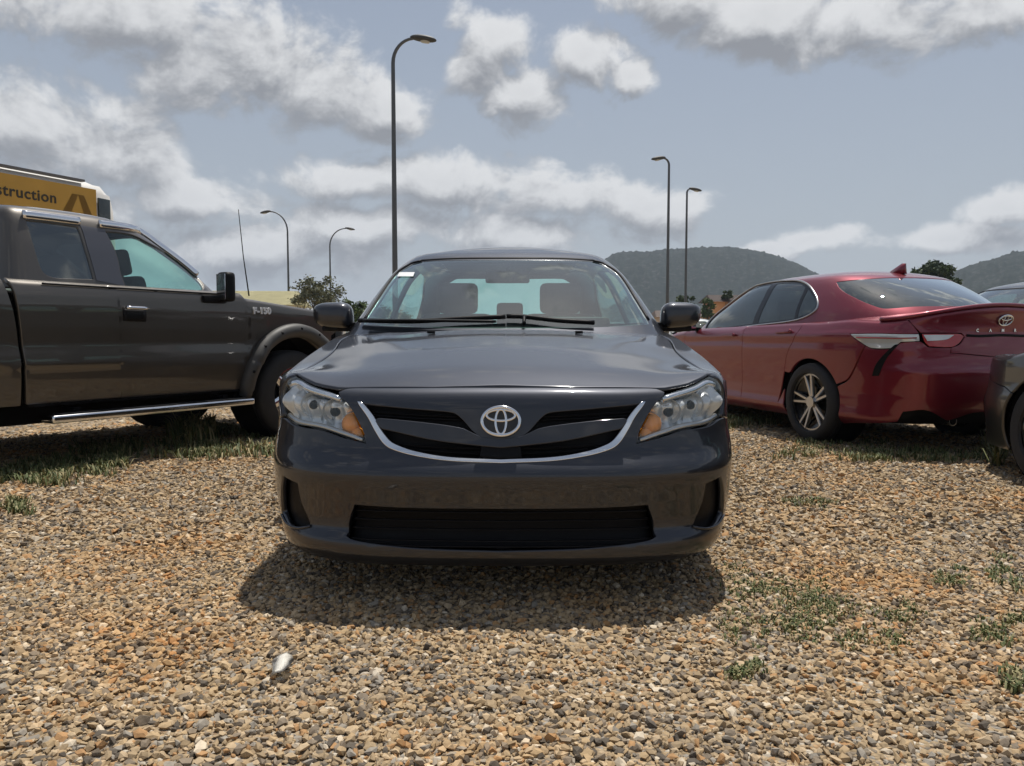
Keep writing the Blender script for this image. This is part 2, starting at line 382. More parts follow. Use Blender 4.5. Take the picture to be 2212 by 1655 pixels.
def roof_surf(gh, crown, M=90, N_=60, e=2.4):
    ring = gh.V[-1]; zr = float(ring[0, 2]); ya, yb = ring[0, 1] + .002, ring[-1, 1] - .002; ym = (ya + yb) / 2; hy = (yb - ya) / 2
    yy = np.maximum.accumulate(ring[:, 1]); k = int(np.argmax(ring[:, 0])); V = np.zeros((M, N_, 3))
    for i, y in enumerate(ym - hy * np.cos(np.linspace(0, math.pi, M))):
        xm = np.interp(y, yy[:k + 1], ring[:k + 1, 0]) if y <= ring[k, 1] else np.interp(y, yy[k:], ring[k:, 0])
        f = np.linspace(0, 1, N_); s_ = abs((y - ym) / hy)
        V[i, :, 0] = f * max(xm, .02); V[i, :, 1] = y; V[i, :, 2] = zr + crown * (1 - f ** e) * (1 - min(s_, 1) ** 3.2)
    return Surf(V)
def inpoly(P, loop):
    x, y = P[:, 0], P[:, 1]; L = np.asarray(loop); ins = np.zeros(len(P), bool); n = len(L)
    for i in range(n):
        x1, y1 = L[i]; x2, y2 = L[(i + 1) % n]
        if y1 == y2: continue
        c = ((y1 > y) != (y2 > y)) & (x < (x2 - x1) * (y - y1) / (y2 - y1) + x1); ins ^= c
    return ins
def smooth_loop(L, res, corner=42.):
    """Catmull-Rom through gentle bends, straight at sharp corners, subdivided to res"""
    L = [np.array(p, float) for p in L]; n = len(L); out = []
    def is_c(i):
        a = L[i] - L[i - 1]; b = L[(i + 1) % n] - L[i]; na, nb = np.linalg.norm(a), np.linalg.norm(b)
        if na < 1e-9 or nb < 1e-9: return True
        return math.degrees(math.acos(max(-1, min(1, a @ b / na / nb)))) > corner
    cs = [is_c(i) for i in range(n)]
    for i in range(n):
        p1, p2 = L[i], L[(i + 1) % n]; d = np.linalg.norm(p2 - p1)
        if d < 1e-7: continue
        p0 = L[i - 1] if not cs[i] else 2 * p1 - p2; p3 = L[(i + 2) % n] if not cs[(i + 1) % n] else 2 * p2 - p1
        d0 = max(np.linalg.norm(p1 - p0), 1e-6); d3 = max(np.linalg.norm(p3 - p2), 1e-6)
        m1 = (p2 - p0) / (d + d0) * d; m2 = (p3 - p1) / (d + d3) * d; k = max(1, int(math.ceil(d / res)))
        for q in range(k):
            t = q / k; out.append((2 * t ** 3 - 3 * t ** 2 + 1) * p1 + (t ** 3 - 2 * t ** 2 + t) * m1 + (-2 * t ** 3 + 3 * t ** 2) * p2 + (t ** 3 - t ** 2) * m2)
    return out
class Car:
    def __init__(s, root, mirror_view=False, virtual=None):
        s.root = root; s.mv = mirror_view; s.virtual = virtual; s.cx = 1083.5
        bpy.context.view_layer.update()
        s.inv = (Matrix.Translation(root.location) @ Matrix.Rotation(root.rotation_euler.z, 4, 'Z')).inverted()
    def ray(s, px, py):
        b = CY - py; cp, sp_ = math.cos(PITCH), math.sin(PITCH)
        if s.virtual is not None: return Vector((0, -s.virtual, CAMH)), Vector((px, FPX * cp + b * sp_, -FPX * sp_ + b * cp)).normalized()
        d = Vector((px - CX, FPX * cp + b * sp_, -FPX * sp_ + b * cp)).normalized(); o = s.inv @ Vector((0, 0, CAMH)); d = s.inv.to_3x3() @ d
        if s.mv: o.x = -o.x; d.x = -d.x
        return o, d
    def uv(s, S, it):
        if isinstance(it[0], str):
            k = it[0]
            if k == 'uv': return (it[1] * S.L, it[2] * S.h)
            if k == 's': r = S.cast((4, it[1], it[2]), (-1, 0, 0))
            if k == 't': r = S.cast((max(it[1], 1e-4), it[2], 4), (0, 0, -1))
            if k == 'f': r = S.cast((max(it[1], 1e-4), -3, it[2]), (0, 1, 0))
            if k == 'r': r = S.cast((max(it[1], 1e-4), 9, it[2]), (0, -1, 0))
            if k in 'tfr' and it[1] == 0: r = (0.0 if (k == 'f' or r[0] < S.L / 2) else S.L, r[1])
            return r
        o, d = s.ray(*it)
        if s.virtual is not None and it[0] == 0: d = Vector((2e-4, d.y, d.z)); return (0.0, S.cast(o, d)[1])
        return S.cast(o, d)
    def loop(s, S, items): return [s.uv(S, it) for it in items]
    def path(s, S, items, off=0., res=.03, closed=False, side=1):
        q = s.loop(S, items)
        if not closed: L = smooth_loop(q + [q[-1]], res)[:]; L = [p for p in L]; L.append(np.array(q[-1]))
        else: L = smooth_loop(q, res)
        P, n = S.ev(L); P = P + n * off
        if closed is False:   # drop the wrap-around part that smooth_loop adds
            end = np.array(q[-1]); k = next((i for i, p in enumerate(L) if np.linalg.norm(p - end) < 1e-6), len(L) - 1); P = P[:k + 1]
        if side < 0: P = P * [-1, 1, 1]
        return [Vector(p) for p in P]
    def panel(s, name, S, items, m, holes=(), off=0., lip=.012, res=.03, mode='both', disp=None, parent=None, raw=False, corner=42., label=None):
        outer = smooth_loop(s.loop(S, items), res * .7, corner) if not raw else [np.array(p) for p in items]
        hl = [smooth_loop(s.loop(S, h), res * .7, corner) for h in holes]
        O = np.array(outer); lo, hi = O.min(0), O.max(0)
        gx = np.arange(lo[0] + res / 2, hi[0], res); gy = np.arange(lo[1] + res / 2, hi[1], res)
        G = np.array([(a + (res / 2 if k % 2 else 0), b) for k, b in enumerate(gy) for a in gx]).reshape(-1, 2)
        B = np.vstack([O] + [np.array(h) for h in hl])
        if len(G):
            k = inpoly(G, O)
            for h in hl: k &= ~inpoly(G, h)
            G = G[k]
            if len(G):
                dmin = np.full(len(G), 9.)
                for b in B: dmin = np.minimum(dmin, np.hypot(G[:, 0] - b[0], G[:, 1] - b[1]))
                G = G[dmin > res * .45]
        P2 = np.vstack([B, G]) if len(G) else B
        ed = []; st = 0
        for L_ in [outer] + hl:
            n_ = len(L_); ed += [(st + i, st + (i + 1) % n_) for i in range(n_)]; st += n_
        r = delaunay_2d_cdt([Vector((float(a), float(b))) for a, b in P2], ed, [], 0, 1e-7)
        q = np.array([(p.x, p.y) for p in r[0]]); tri = np.array([f for f in r[2] if len(f) == 3])
        c = q[tri].mean(1); k = inpoly(c, O)
        for h in hl: k &= ~inpoly(c, h)
        tri = tri[k]
        P, n = S.ev(q); o_ = np.full(len(q), float(off))
        if disp is not None: o_ = o_ + disp(q, P)
        V = P + n * o_[:, None]
        # outward winding
        fn = np.cross(V[tri[:, 1]] - V[tri[:, 0]], V[tri[:, 2]] - V[tri[:, 0]]); sgn = (fn * n[tri[:, 0]]).sum(1)
        tri[sgn < 0] = tri[sgn < 0][:, ::-1]
        nn = n
        if disp is not None:
            acc = np.zeros_like(V); fn = np.cross(V[tri[:, 1]] - V[tri[:, 0]], V[tri[:, 2]] - V[tri[:, 0]])
            for c_ in range(3): np.add.at(acc, tri[:, c_], fn)
            nn = acc / np.maximum(np.linalg.norm(acc, axis=1, keepdims=True), 1e-12)
        used = np.unique(tri); mp = -np.ones(len(V), int); mp[used] = np.arange(len(used)); V = V[used]; nn = nn[used]; n0 = n[used]; tri = mp[tri]
        faces = [tuple(t) for t in tri]
        if lip:
            from collections import defaultdict
            cnt = defaultdict(int)
            for t in tri:
                for a, b in ((t[0], t[1]), (t[1], t[2]), (t[2], t[0])): cnt[(a, b)] += 1
            be = [(a, b) for (a, b) in cnt if (b, a) not in cnt]
            be = [(a, b) for a, b in be if not (abs(V[a][0]) < 1e-4 and abs(V[b][0]) < 1e-4 and mode == 'both')]
            ex = []; en = []
            base = len(V)
            tang = defaultdict(lambda: np.zeros(3))
            for a, b in be:
                t_ = V[b] - V[a]; l_ = np.linalg.norm(t_); t_ = t_ / max(l_, 1e-9); sd_ = np.cross(t_, n0[a]); tang[a] += sd_; tang[b] += sd_
            idx = {}
            for v_ in tang:
                w = tang[v_]; w = w / max(np.linalg.norm(w), 1e-9); nb = (w + n0[v_]); nb /= np.linalg.norm(nb); rb = min(.003, lip * .3)
                idx[v_] = base + len(ex)
                ex += [V[v_], V[v_] + w * rb * .8 - n0[v_] * rb, V[v_] + w * rb * .8 - n0[v_] * lip]; en += [n0[v_], nb if lip > .004 else w, w]
            for a, b in be:
                for r_ in range(2): faces.append((idx[b] + r_, idx[a] + r_, idx[a] + r_ + 1, idx[b] + r_ + 1))
            if ex: V = np.vstack([V, np.array(ex)]); nn = np.vstack([nn, np.array(en)])
        par = parent or s.root; outs = []
        def mir(V, nn, faces): return V * [-1, 1, 1], nn * [-1, 1, 1], [f[::-1] for f in faces]
        if mode == 'both':
            V2, n2, f2 = mir(V, nn, faces); axis = {}
            remap = {}; k0 = len(V); add = []
            for i in range(len(V)):
                if abs(V[i][0]) < 1e-4: remap[i] = i
                else: remap[i] = k0 + len(add); add.append(i)
            V = np.vstack([V, V2[add]]); nn = np.vstack([nn, n2[add]]); faces = faces + [tuple(remap[i] for i in f) for f in f2]
            outs.append(mk(name, V, faces, m, par, normals=nn))
        else:
            if mode in ('pair', 'one'): outs.append(mk(name, V, faces, m, par, normals=nn))
            if mode in ('pair', 'left'):
                V2, n2, f2 = mir(V, nn, faces); outs.append(mk(name, V2, f2, m, par, normals=n2))
        if label:
            for o in outs: o['label'] = label
        return outs[0] if len(outs) == 1 else outs
    def shell(s, name, S, m, off=-.06, skip=None, step=3, parent=None):
        """added dark shell behind the panels: blackens gaps, stops light leaks"""
        V = (S.V + S.Nrm * off)[::step, ::step]; V = V.copy(); V[..., 0] = np.maximum(V[..., 0], 0); M, Nn = V.shape[:2]; vs = []; fs = []
        for sg in (1, -1):
            b = len(vs); vs += [tuple(p * [sg, 1, 1]) for p in V.reshape(-1, 3)]
            for i in range(M - 1):
                for j in range(Nn - 1):
                    c = V[i:i + 2, j:j + 2].reshape(-1, 3).mean(0)
                    if skip is not None and skip(c): continue
                    a = b + i * Nn + j; f = (a, a + 1, a + Nn + 1, a + Nn); fs.append(f if sg > 0 else f[::-1])
        return mk(name, vs, fs, m, parent or s.root)

def arc_items(k, yc, zc, r, a0, a1, n=9):
    return [(k, yc + r * math.cos(R(a0 + (a1 - a0) * i / (n - 1))), zc + r * math.sin(R(a0 + (a1 - a0) * i / (n - 1)))) for i in range(n)]
def wheel(parent, x, y, z, r, rr, w, m_rim, spokes=5, pairs=True, side=1, dark=None, spoke_w=.028):
    """wheel > tyre, rim; outer face towards side*x"""
    s = side
    hub = lathe('wheel', [(s * -w * .5, rr * .98), (s * w * .30, rr * .97), (s * w * .26, rr * .9), (s * w * .1, rr * .5), (s * w * .12, .02)], dark or GLOSSBLACK, parent, n=40)
    hub.location = (x, y, z)
    b = w / 2
    pr = [(-b * .80, rr * .99), (-b * .97, rr * 1.03), (-b, rr + (r - rr) * .35), (-b * .96, rr + (r - rr) * .72), (-b * .84, r * .975), (-b * .6, r), (-b * .32, r * 1.002),
          (-b * .30, r * .985), (-b * .26, r * .985), (-b * .24, r * 1.003), (b * .24, r * 1.003), (b * .26, r * .985), (b * .30, r * .985), (b * .32, r * 1.002),
          (b * .6, r), (b * .84, r * .975), (b * .96, rr + (r - rr) * .72), (b, rr + (r - rr) * .35), (b * .97, rr * 1.03), (b * .80, rr * .99)]
    lathe('tyre', [(s * a, q) for a, q in pr], RUBBER, hub, n=56, sharp=50)
    bm = bmesh.new(); xo = s * w * .40
    def bar(a0, r0, r1, w0, w1, d):
        ca, sa = math.cos(a0), math.sin(a0); vs = []
        for (rad, ww) in ((r0, w0), (r1, w1)):
            for (t, dx) in ((-.5, 0), (-.32, d * .5), (.32, d * .5), (.5, 0), (.5, -d), (-.5, -d)):
                yy = rad * ca - t * ww * sa; zz = rad * sa + t * ww * ca
                bow = -.012 * (1 - rad / rr) * 1.5
                vs.append(bm.verts.new((xo + s * (dx + bow - .012), yy, zz)))
        for k in range(6): bm.faces.new((vs[k], vs[(k + 1) % 6], vs[6 + (k + 1) % 6], vs[6 + k]))
        bm.faces.new(vs[:6][::-1]); bm.faces.new(vs[6:])
    for k in range(spokes):
        a = 2 * math.pi * k / spokes + math.pi / 2 + .18
        if pairs:
            for q in (-1, 1): bar(a + q * .17, rr * .12, rr * .97, spoke_w * 1.2, spoke_w, .018)
        else: bar(a, rr * .1, rr * .97, spoke_w * 1.4, spoke_w, .018)
    for (ra, rb, xx) in ((.0, .2, .006), (.93, 1.0, .0)):
        ring = []
        for (rad, dx) in ((ra * rr + .001, xx), (rb * rr, xx), (rb * rr, -.03)):
            ring.append([bm.verts.new((xo + s * (dx - .008), rad * math.cos(t), rad * math.sin(t))) for t in np.linspace(0, 2 * math.pi, 41)[:-1]])
        for i in range(2):
            for k in range(40): bm.faces.new((ring[i][k], ring[i][(k + 1) % 40], ring[i + 1][(k + 1) % 40], ring[i + 1][k]))
    bmesh.ops.recalc_face_normals(bm, faces=bm.faces)
    bm_obj('rim', bm, m_rim, hub, angle=35)
    return hub
def seat(parent, x, y, z, w=.5, h=.62, m=FABRIC, rake=12):
    """front seat: backrest with side bolsters, cushion, head rest on posts"""
    def pad(name, c, s, rot, bev, par):
        bm = bmesh.new(); add_box(bm, (0, 0, 0), s, None, bev, 3)
        M = Matrix.Translation(c) @ Matrix.Rotation(R(rot), 4, 'X'); bmesh.ops.transform(bm, matrix=M, verts=bm.verts); return bm_obj(name, bm, m, par, angle=60)
    b = pad('seat', (x, y, z + h * .5), (w * .92, .14, h), -rake, .06, parent)
    t = math.tan(R(rake))
    for s_ in (-1, 1): pad('bolster', (x + s_ * w * .40, y - .05, z + h * .45), (.10, .15, h * .8), -rake, .045, b)
    pad('cushion', (x, y - .28, z - .02), (w, .5, .16), 6, .06, b)
    hz = z + h + .10
    pad('headrest', (x, y + t * (h * .5 + .1), hz), (w * .52, .10, .20), -rake, .045, b)
    for s_ in (-1, 1): tube('headrest_post', [(x + s_ * .06, y + t * h * .45, z + h * .9), (x + s_ * .06, y + t * (h * .5 + .08), hz)], .007, CHROME, b, 6)
    return b
def steering_wheel(parent, c, r, tilt):
    Rm = Matrix.Rotation(R(tilt), 3, 'X')
    P = [Vector(c) + Rm @ Vector((r * math.cos(t), 0, r * math.sin(t))) for t in np.linspace(0, 2 * math.pi, 41)[:-1]]
    o = tube('steering_wheel', P, .014, DASH, parent, 8, closed=True)
    for a in (180, 0, 270): tube('spoke', [Vector(c), Vector(c) + Rm @ Vector((r * math.cos(R(a)), 0, r * math.sin(R(a))))], .016, DASH, o, 8, flat=.5)
    return o
# ------------------------------------------------------------------ the grey sedan in the middle
GREY = paint('dark_grey_metallic_paint', (.025, .028, .037), metal=.85, rough=.48, dusty=.006, cr0=.05)
def build_sedan():
    root = thing('parked_sedan', (-.037, 2.5, 0), R(-.34))
    C = Car(root, virtual=2.5)
    zc = prof([(.0, .685), (.1, .722), (.16, .742), (.22, .768), (.3, .797), (.6, .865), (.9, .915), (1.2, .955), (1.6, .975), (3.6, 1.0), (3.9, 1.03), (4.3, 1.035), (4.45, 1.03), (4.55, 1.0)], .03)
    kx = prof([(0., .08), (.1, .08), (.2, .085), (.3, .09), (.4, .105), (.5, .125), (.6, .13), (.8, .12), (1.0, .108), (1.2, .09), (1.6, .05), (3.6, .05), (4.2, .1), (4.55, .2)], .08)
    T = lambda x, y: float(zc(y) - kx(y) * x * x + .030 * math.exp(-((x - .75) / .11) ** 2 - ((y - .31) / .17) ** 2))
    pf = prof([(.12, .09), (.145, .05), (.165, .016), (.19, .004), (.225, .002), (.235, .006), (.262, .034), (.30, .036), (.36, .024), (.42, .006), (.452, 0), (.468, .003), (.488, .016), (.507, .034), (.53, .052), (.57, .064), (.62, .074), (.68, .088), (.71, .102), (.735, .125), (.76, .17)], .006)
    ps = prof([(.12, .09), (.18, .04), (.3, .012), (.4, .004), (.47, 0), (.53, .004), (.58, .016), (.64, .018), (.72, .018), (.8, .026), (.86, .05), (.95, .085), (1.1, .12)], .02)
    pr = prof([(.14, .10), (.25, .03), (.45, 0), (.58, .0), (.63, .03), (.8, .06), (.95, .06), (1.05, .07)], .01)
    LOW = wrap([(0, 0), (.44, .008), (.73, .12), (.865, .34), (.897, .72), (.89, 1.3), (.885, 2.3), (.885, 3.3), (.87, 3.9), (.80, 4.3), (.62, 4.48), (.35, 4.54), (0, 4.55)], .14, T, pf, ps, pr, N_=320, M=150, rr=.024, tf=.155)
    LOW.maxd = 3.75
    TOP = top_surf(LOW, T, LOW.V[-1, 0, 1] + .003, LOW.V[-1, -1, 1] - .003)
    gf = prof([(.90, -.06), (.93, 0), (1.1, .27), (1.25, .53), (1.36, .75), (1.40, .85)], .03); gs = prof([(.9, 0), (.97, .035), (1.097, .095), (1.246, .17), (1.313, .225), (1.36, .28)], .025); gr = prof([(.9, -.06), (.93, 0), (1.2, .34), (1.40, .62)], .03)
    GH = cabin([(0, 1.08), (.45, 1.11), (.785, 1.26), (.835, 1.60), (.83, 2.2), (.82, 3.0), (.77, 3.6), (.58, 3.98), (.3, 4.06), (0, 4.08)], .91, 1.375, gf, gs, gr)
    ROOF = roof_surf(GH, .075)
    sh = C.shell('blackout_shell', LOW, DARK, -.075, lambda c: min(math.hypot(c[1] - .93, c[2] - .31), math.hypot(c[1] - 3.53, c[2] - .31)) < .40 and abs(c[0]) > .45)  # added black shell, keeps panel gaps dark and light from leaking through
    # ---- front end
    HL = [(446, 813), (464, 822), (473, 840), (475, 869), (470, 899), (450, 914), (394, 924), (336, 942), (300, 954), (298, 947), (316, 905), (338, 869), (350, 856), (382, 843), (424, 826)]
    grille_top = [(310, 868), (280, 873), (196, 882), (113, 889), (97, 893), (76, 912), (62, 929), (42, 943), (0, 949)]
    chrome_out = [(0, 999), (113, 994), (192, 982), (238, 968), (255, 955), (272, 929), (287, 901), (310, 868)]
    low_gr = [(0, 1194), (180, 1188), (280, 1176), (325, 1166), (336, 1158), (332, 1130), (318, 1090), (200, 1097), (0, 1099)]
    bump = ([(0, 838), (150, 838.5), (296, 839), (334, 840.5), (351, 847), (345, 859), (332, 871), (310, 906), (292, 946), (292, 960), (338, 949), (396, 931), (450, 921), (474, 905)]
            + [('s', .56, .575), ('s', .66, .545)] + arc_items('s', .93, .31, .355, 152, 196, 6)
            + [('s', .60, .175), (466, 1174), (419, 1196), (335, 1214), (196, 1221), (0, 1223)]
            + low_gr + [(0, 1000)] + chrome_out[1:] + grille_top[1:])
    FOG = [(474, 1027), (441, 1044), (433, 1084), (413, 1134), (436, 1141), (464, 1131), (477, 1108), (479, 1060)]
    C.panel('front_bumper', LOW, bump, GREY, holes=[FOG], res=.022, lip=.02, corner=35)
    C.panel('chrome_trim', LOW, [(0, 999)] + chrome_out[1:] + [(303, 870), (280, 897), (264, 924), (245, 950), (230, 961), (188, 976), (113, 989), (0, 994.5)], CHROME, off=.004, lip=.02, res=.02, corner=60)
    gi = C.panel('grille_insert', LOW, [(0, 1001), (113, 997), (196, 985), (249, 972), (268, 950), (298, 900), (322, 862), (196, 878), (113, 886), (60, 900), (40, 935), (0, 940)], BLACK, off=-.045, lip=0, res=.03)
    for k, yy in enumerate((897, 904)):
        for sd_ in (1, -1): tube('grille_slat', C.path(LOW, [(88 - k * 8, yy + 2), (180, yy - 2), (285, yy - 9)], -.026, side=sd_), .004, BLACK, gi, 6)
    for k, yy in enumerate((966, 975, 984)):
        w = (222, 190, 130)[k]; tube('grille_slat', C.path(LOW, [(w, yy - w * .035), (w * .5, yy - 1), (0, yy)], -.026)[::1] + C.path(LOW, [(w, yy - w * .035), (w * .5, yy - 1), (0, yy)], -.026, side=-1)[::-1][1:], .004, BLACK, gi, 6)
    C.panel('grille_bar', LOW, [(0, 951), (40, 946), (60, 938), (85, 927), (168, 915), (262, 906), (268, 908), (256, 925), (240, 929), (140, 951), (60, 961), (0, 967)], GREY, off=.004, lip=.03, res=.015, disp=lambda q, P: .010 - .0 * q[:, 0])
    C.panel('plate_bracket', LOW, [(0, 958), (40, 958), (44, 985), (0, 988)], BLACK, off=.004, lip=.02, res=.02)
    # emblem: three ovals on a dark disc
    def oval(cx, cy, rx, ry, off): return [(cx + rx * math.cos(t), cy + ry * math.sin(t)) for t in np.linspace(0, 2 * math.pi, 29)[:-1]]
    em = None
    o_, n_ = LOW.ev([C.uv(LOW, (0, 911))])
    cpt = Vector(o_[0]) + Vector(n_[0]) * .014; up = Vector((0, n_[0][2], -n_[0][1])); up = up if up.z > 0 else -up
    sc_ = (2.5 + cpt.y) / FPX
    def ov3(cx, cy, rx, ry): return [cpt + Vector((1, 0, 0)) * (cx + rx * math.cos(t)) * sc_ + up * (cy + ry * math.sin(t)) * sc_ * 1.12 for t in np.linspace(0, 2 * math.pi, 49)[:-1]]
    bm = bmesh.new(); ring = [bm.verts.new(p - Vector(n_[0]) * .004) for p in ov3(0, 0, 42, 28)]; bk = [bm.verts.new(v.co - Vector(n_[0]) * .02) for v in ring]
    bm.faces.new(ring)
    for k in range(48): bm.faces.new((ring[k], bk[k], bk[(k + 1) % 48], ring[(k + 1) % 48]))
    em = bm_obj('emblem', bm, GLOSSBLACK, root)
    tube('emblem_ring', ov3(0, 0, 41, 27.5), .0065, CHROME, em, 8, True)
    tube('emblem_ring', ov3(0, 11.5, 31, 11), .0050, CHROME, em, 8, True)
    tube('emblem_ring', ov3(0, -1, 11.5, 24.5), .0050, CHROME, em, 8, True)
    # lower grille
    C.panel('lower_grille', LOW, [(0, 1197), (180, 1191), (290, 1178), (342, 1163), (322, 1086), (200, 1094), (0, 1096)], BLACK, off=-.055, lip=0, res=.04)
    for k in range(5):
        yy = 1112 + k * 17; xr = 318 + k * 3; p = C.path(LOW, [(xr, yy - 6), (xr * .6, yy - 2), (0, yy)], -.018)
        tube('lower_slat', p + C.path(LOW, [(xr, yy - 6), (xr * .6, yy - 2), (0, yy)], -.018, side=-1)[::-1][1:], .0075, BLACK, root, 8, flat=.45)
    # fog pockets
    for s_, md in ((1, 'one'), (-1, 'left')):
        fp = C.panel('fog_pocket', LOW, [(490, 1012), (438, 1036), (426, 1084), (403, 1140), (436, 1152), (474, 1142), (488, 1112), (490, 1058)], BLACK, off=-.03, lip=0, res=.02, mode=md)
        q = C.path(LOW, [(446, 1112), (447, 1112)], -.05, side=s_)[0]
        lathe('fog_light', [(-.012, .0), (-.010, .016), (-.002, .025), (.012, .028), (.012, .024)], GLOSSBLACK, fp, n=24, axis='Y', c=q)
        tube('pocket_trim', C.path(LOW, [(412, 1137), (436, 1142), (464, 1132), (476, 1112)], .003, side=s_), .005, GREY, fp, 6)
    # headlights: reflector housing, bowls, amber indicator, clear cover
    for s_, md in ((1, 'one'), (-1, 'left')):
        hs = C.panel('headlight', LOW, HL, REFLECTOR, off=-.05, lip=0, res=.012, mode=md, disp=lambda q, P: .010 * np.sin(P[:, 0] * 130) * np.exp(-((P[:, 2] - .66) / .07) ** 2) - .012 * np.cos(P[:, 2] * 60) + .03 * np.clip((np.abs(P[:, 0]) - .68) / .1, 0, 1))
        for (bx, by, rad) in ((428, 872, .046), (376, 886, .044)):
            q = C.path(LOW, [(bx, by), (bx + 1, by)], -.05, side=s_)[0]
            ob = lathe('lamp_bowl', [(-.006, rad), (0, rad * .97), (.022, rad * .8), (.04, rad * .45), (.045, rad * .2)], REFLECTOR, hs, n=32, axis='Y', c=(0, 0, 0)); ob.location = q
            b2 = lathe('lamp_bulb', [(-.022, .0), (-.020, .012), (-.005, .018), (.04, .018)], BLACK, hs, n=20, axis='Y'); b2.location = q
        q = C.path(LOW, [(333, 918), (334, 918)], -.030, side=s_)[0]
        ob = lathe('indicator_lamp', [(-.018, .0), (-.014, .018), (-.002, .030), (.012, .036), (.03, .036)], AMBER, hs, n=28, axis='Y'); ob.location = q; ob.scale = (1.0, 1, 1.15)
        q2 = C.path(LOW, [(318, 938), (319, 938)], -.026, side=s_)[0]
        ob = lathe('indicator_lamp', [(-.012, .0), (-.008, .014), (.0, .022), (.02, .024)], AMBER, hs, n=24, axis='Y'); ob.location = q2
        tube('bezel', C.path(LOW, [(302, 950), (336, 938), (394, 920), (448, 909), (466, 897)], -.012, side=s_), .009, SATIN, hs, 8)
        tube('bezel', C.path(LOW, [(350, 861), (382, 849), (424, 833), (446, 822), (462, 829)], -.012, side=s_), .011, CHROME, hs, 8)
        C.panel('lamp_cover', LOW, HL, CLEAR, off=-.001, lip=.004, res=.02, mode=md, parent=hs)
        C.panel('lamp_surround', LOW, [(442, 811), (480, 820), (482, 880), (474, 905), (450, 921), (396, 931), (338, 949), (290, 962), (290, 946), (310, 904), (333, 868), (346, 853), (384, 838), (424, 821)], mat('lamp_housing_grey', (.30, .31, .32), .5), off=-.068, lip=0, res=.04, mode=md, parent=hs)
    # ---- hood, cowl, fenders
    C.panel('sun_leak_cover', TOP, [('t', .60, .36), ('t', .70, .40), ('t', .80, .55), ('t', .83, .8), ('t', .82, 1.3), ('t', .66, 1.3), ('t', .66, .8)], DARK, off=-.028, lip=0, res=.06, mode='pair')  # unseen dark sheet added under the hood gap to block a sun leak
    hood = C.panel('hood', TOP, [(0, 834.5), (150, 834.8), (298, 835.5), (338, 836.5), (354, 842), (384, 836), (424, 818), (433, 811), (402, 786), (370, 762), (354, 738), ('t', .745, 1.22), ('t', .715, 1.31), ('t', .55, 1.17), ('t', .35, 1.09), ('t', 0, 1.065)], GREY, res=.03, lip=.014,
                   disp=lambda q, P: .0035 * np.exp(-((np.abs(P[:, 0]) - .52 - .08 * (P[:, 1] - .6)) / .06) ** 2) * np.clip((P[:, 1] - .25) / .3, 0, 1))
    for sd_ in (1, -1):
        q = TOP.ev([C.uv(TOP, ('t', .33, 1.0))])[0][0]; box('washer_nozzle', (q[0] * sd_, q[1], q[2] + .008), (.035, .022, .012), BLACK, hood, bev=.004)
    C.panel('cowl', TOP, [('t', 0, 1.071), ('t', .35, 1.096), ('t', .55, 1.176), ('t', .705, 1.308), ('t', .74, 1.40), ('t', .6, 1.33), ('t', .35, 1.19), ('t', 0, 1.16)], BLACK, off=-.006, lip=.03)
    C.panel('front_fender', TOP, [(452, 806), (437, 808), (406, 783), (374, 759), (358, 735), ('t', .752, 1.22), ('t', .722, 1.32), ('t', .76, 1.50), ('t', .9, 1.52), ('t', .9, 1.1), ('t', .9, .75), ('t', .85, .58)], GREY, mode='pair', lip=.01)
    C.panel('fender_side', LOW, [(449, 809), (467, 817), (478, 838), (480, 870), (476, 899)] + [('s', .57, .585), ('s', .665, .553)] + arc_items('s', .93, .31, .355, 136, 0, 14) + [('s', 1.285, .19), ('s', 1.40, .19), ('s', 1.43, .5), ('s', 1.47, .9), ('s', 1.49, 1.2), ('s', 1.2, 1.2), ('s', .9, 1.2), ('s', .7, 1.2)], GREY, mode='pair', lip=.02, res=.035)
    C.panel('front_door', LOW, [('s', 1.435, .30), ('s', 1.436, .5), ('s', 1.476, .9), ('s', 1.496, 1.2), ('s', 2.55, 1.2), ('s', 2.55, .5), ('s', 2.53, .30)], GREY, mode='pair', res=.05)
    C.panel('rear_door', LOW, [('s', 2.538, .30), ('s', 2.556, .5), ('s', 2.556, 1.2), ('s', 3.42, 1.2), ('s', 3.40, .8), ('s', 3.22, .55), ('s', 3.17, .30)], GREY, mode='pair', res=.05)
    C.panel('rocker_panel', LOW, [('s', 1.41, .17), ('s', 1.41, .294), ('s', 3.165, .294), ('s', 3.17, .17)], GREY, mode='pair', res=.06)
    C.panel('rear_quarter', LOW, [('s', 3.426, 1.2), ('s', 3.406, .8), ('s', 3.226, .55), ('s', 3.176, .31)] + arc_items('s', 3.53, .31, .355, 180, 20, 14) + [('s', 3.92, .55), ('s', 4.1, .62), ('r', .76, .66), ('r', .77, .9), ('s', 4.1, 1.2)], GREY, mode='pair', res=.05)
    C.panel('rear_bumper', LOW, [('s', 3.865, .43), ('s', 3.93, .54), ('s', 4.1, .61), ('r', .75, .64), ('r', .4, .64), ('r', 0, .64), ('r', 0, .2), ('r', .6, .2), ('s', 3.95, .2), ('s', 3.88, .31)], GREY, res=.05)
    C.panel('trunk_lid', LOW, [('r', 0, .65), ('r', .5, .65), ('r', .56, .8), ('r', .60, 1.0), ('r', .3, 1.02), ('r', 0, 1.02)], GREY, res=.05)
    C.panel('tail_light', LOW, [('r', .57, .8), ('r', .76, .67), ('r', .775, .9), ('r', .61, .98)], REDLENS, mode='pair', res=.04)
    C.panel('trunk_top', TOP, [('t', 0, 3.86), ('t', .62, 3.78), ('t', .9, 3.6), ('t', .9, 4.2), ('t', .6, 4.46), ('t', 0, 4.53)], GREY, res=.05)
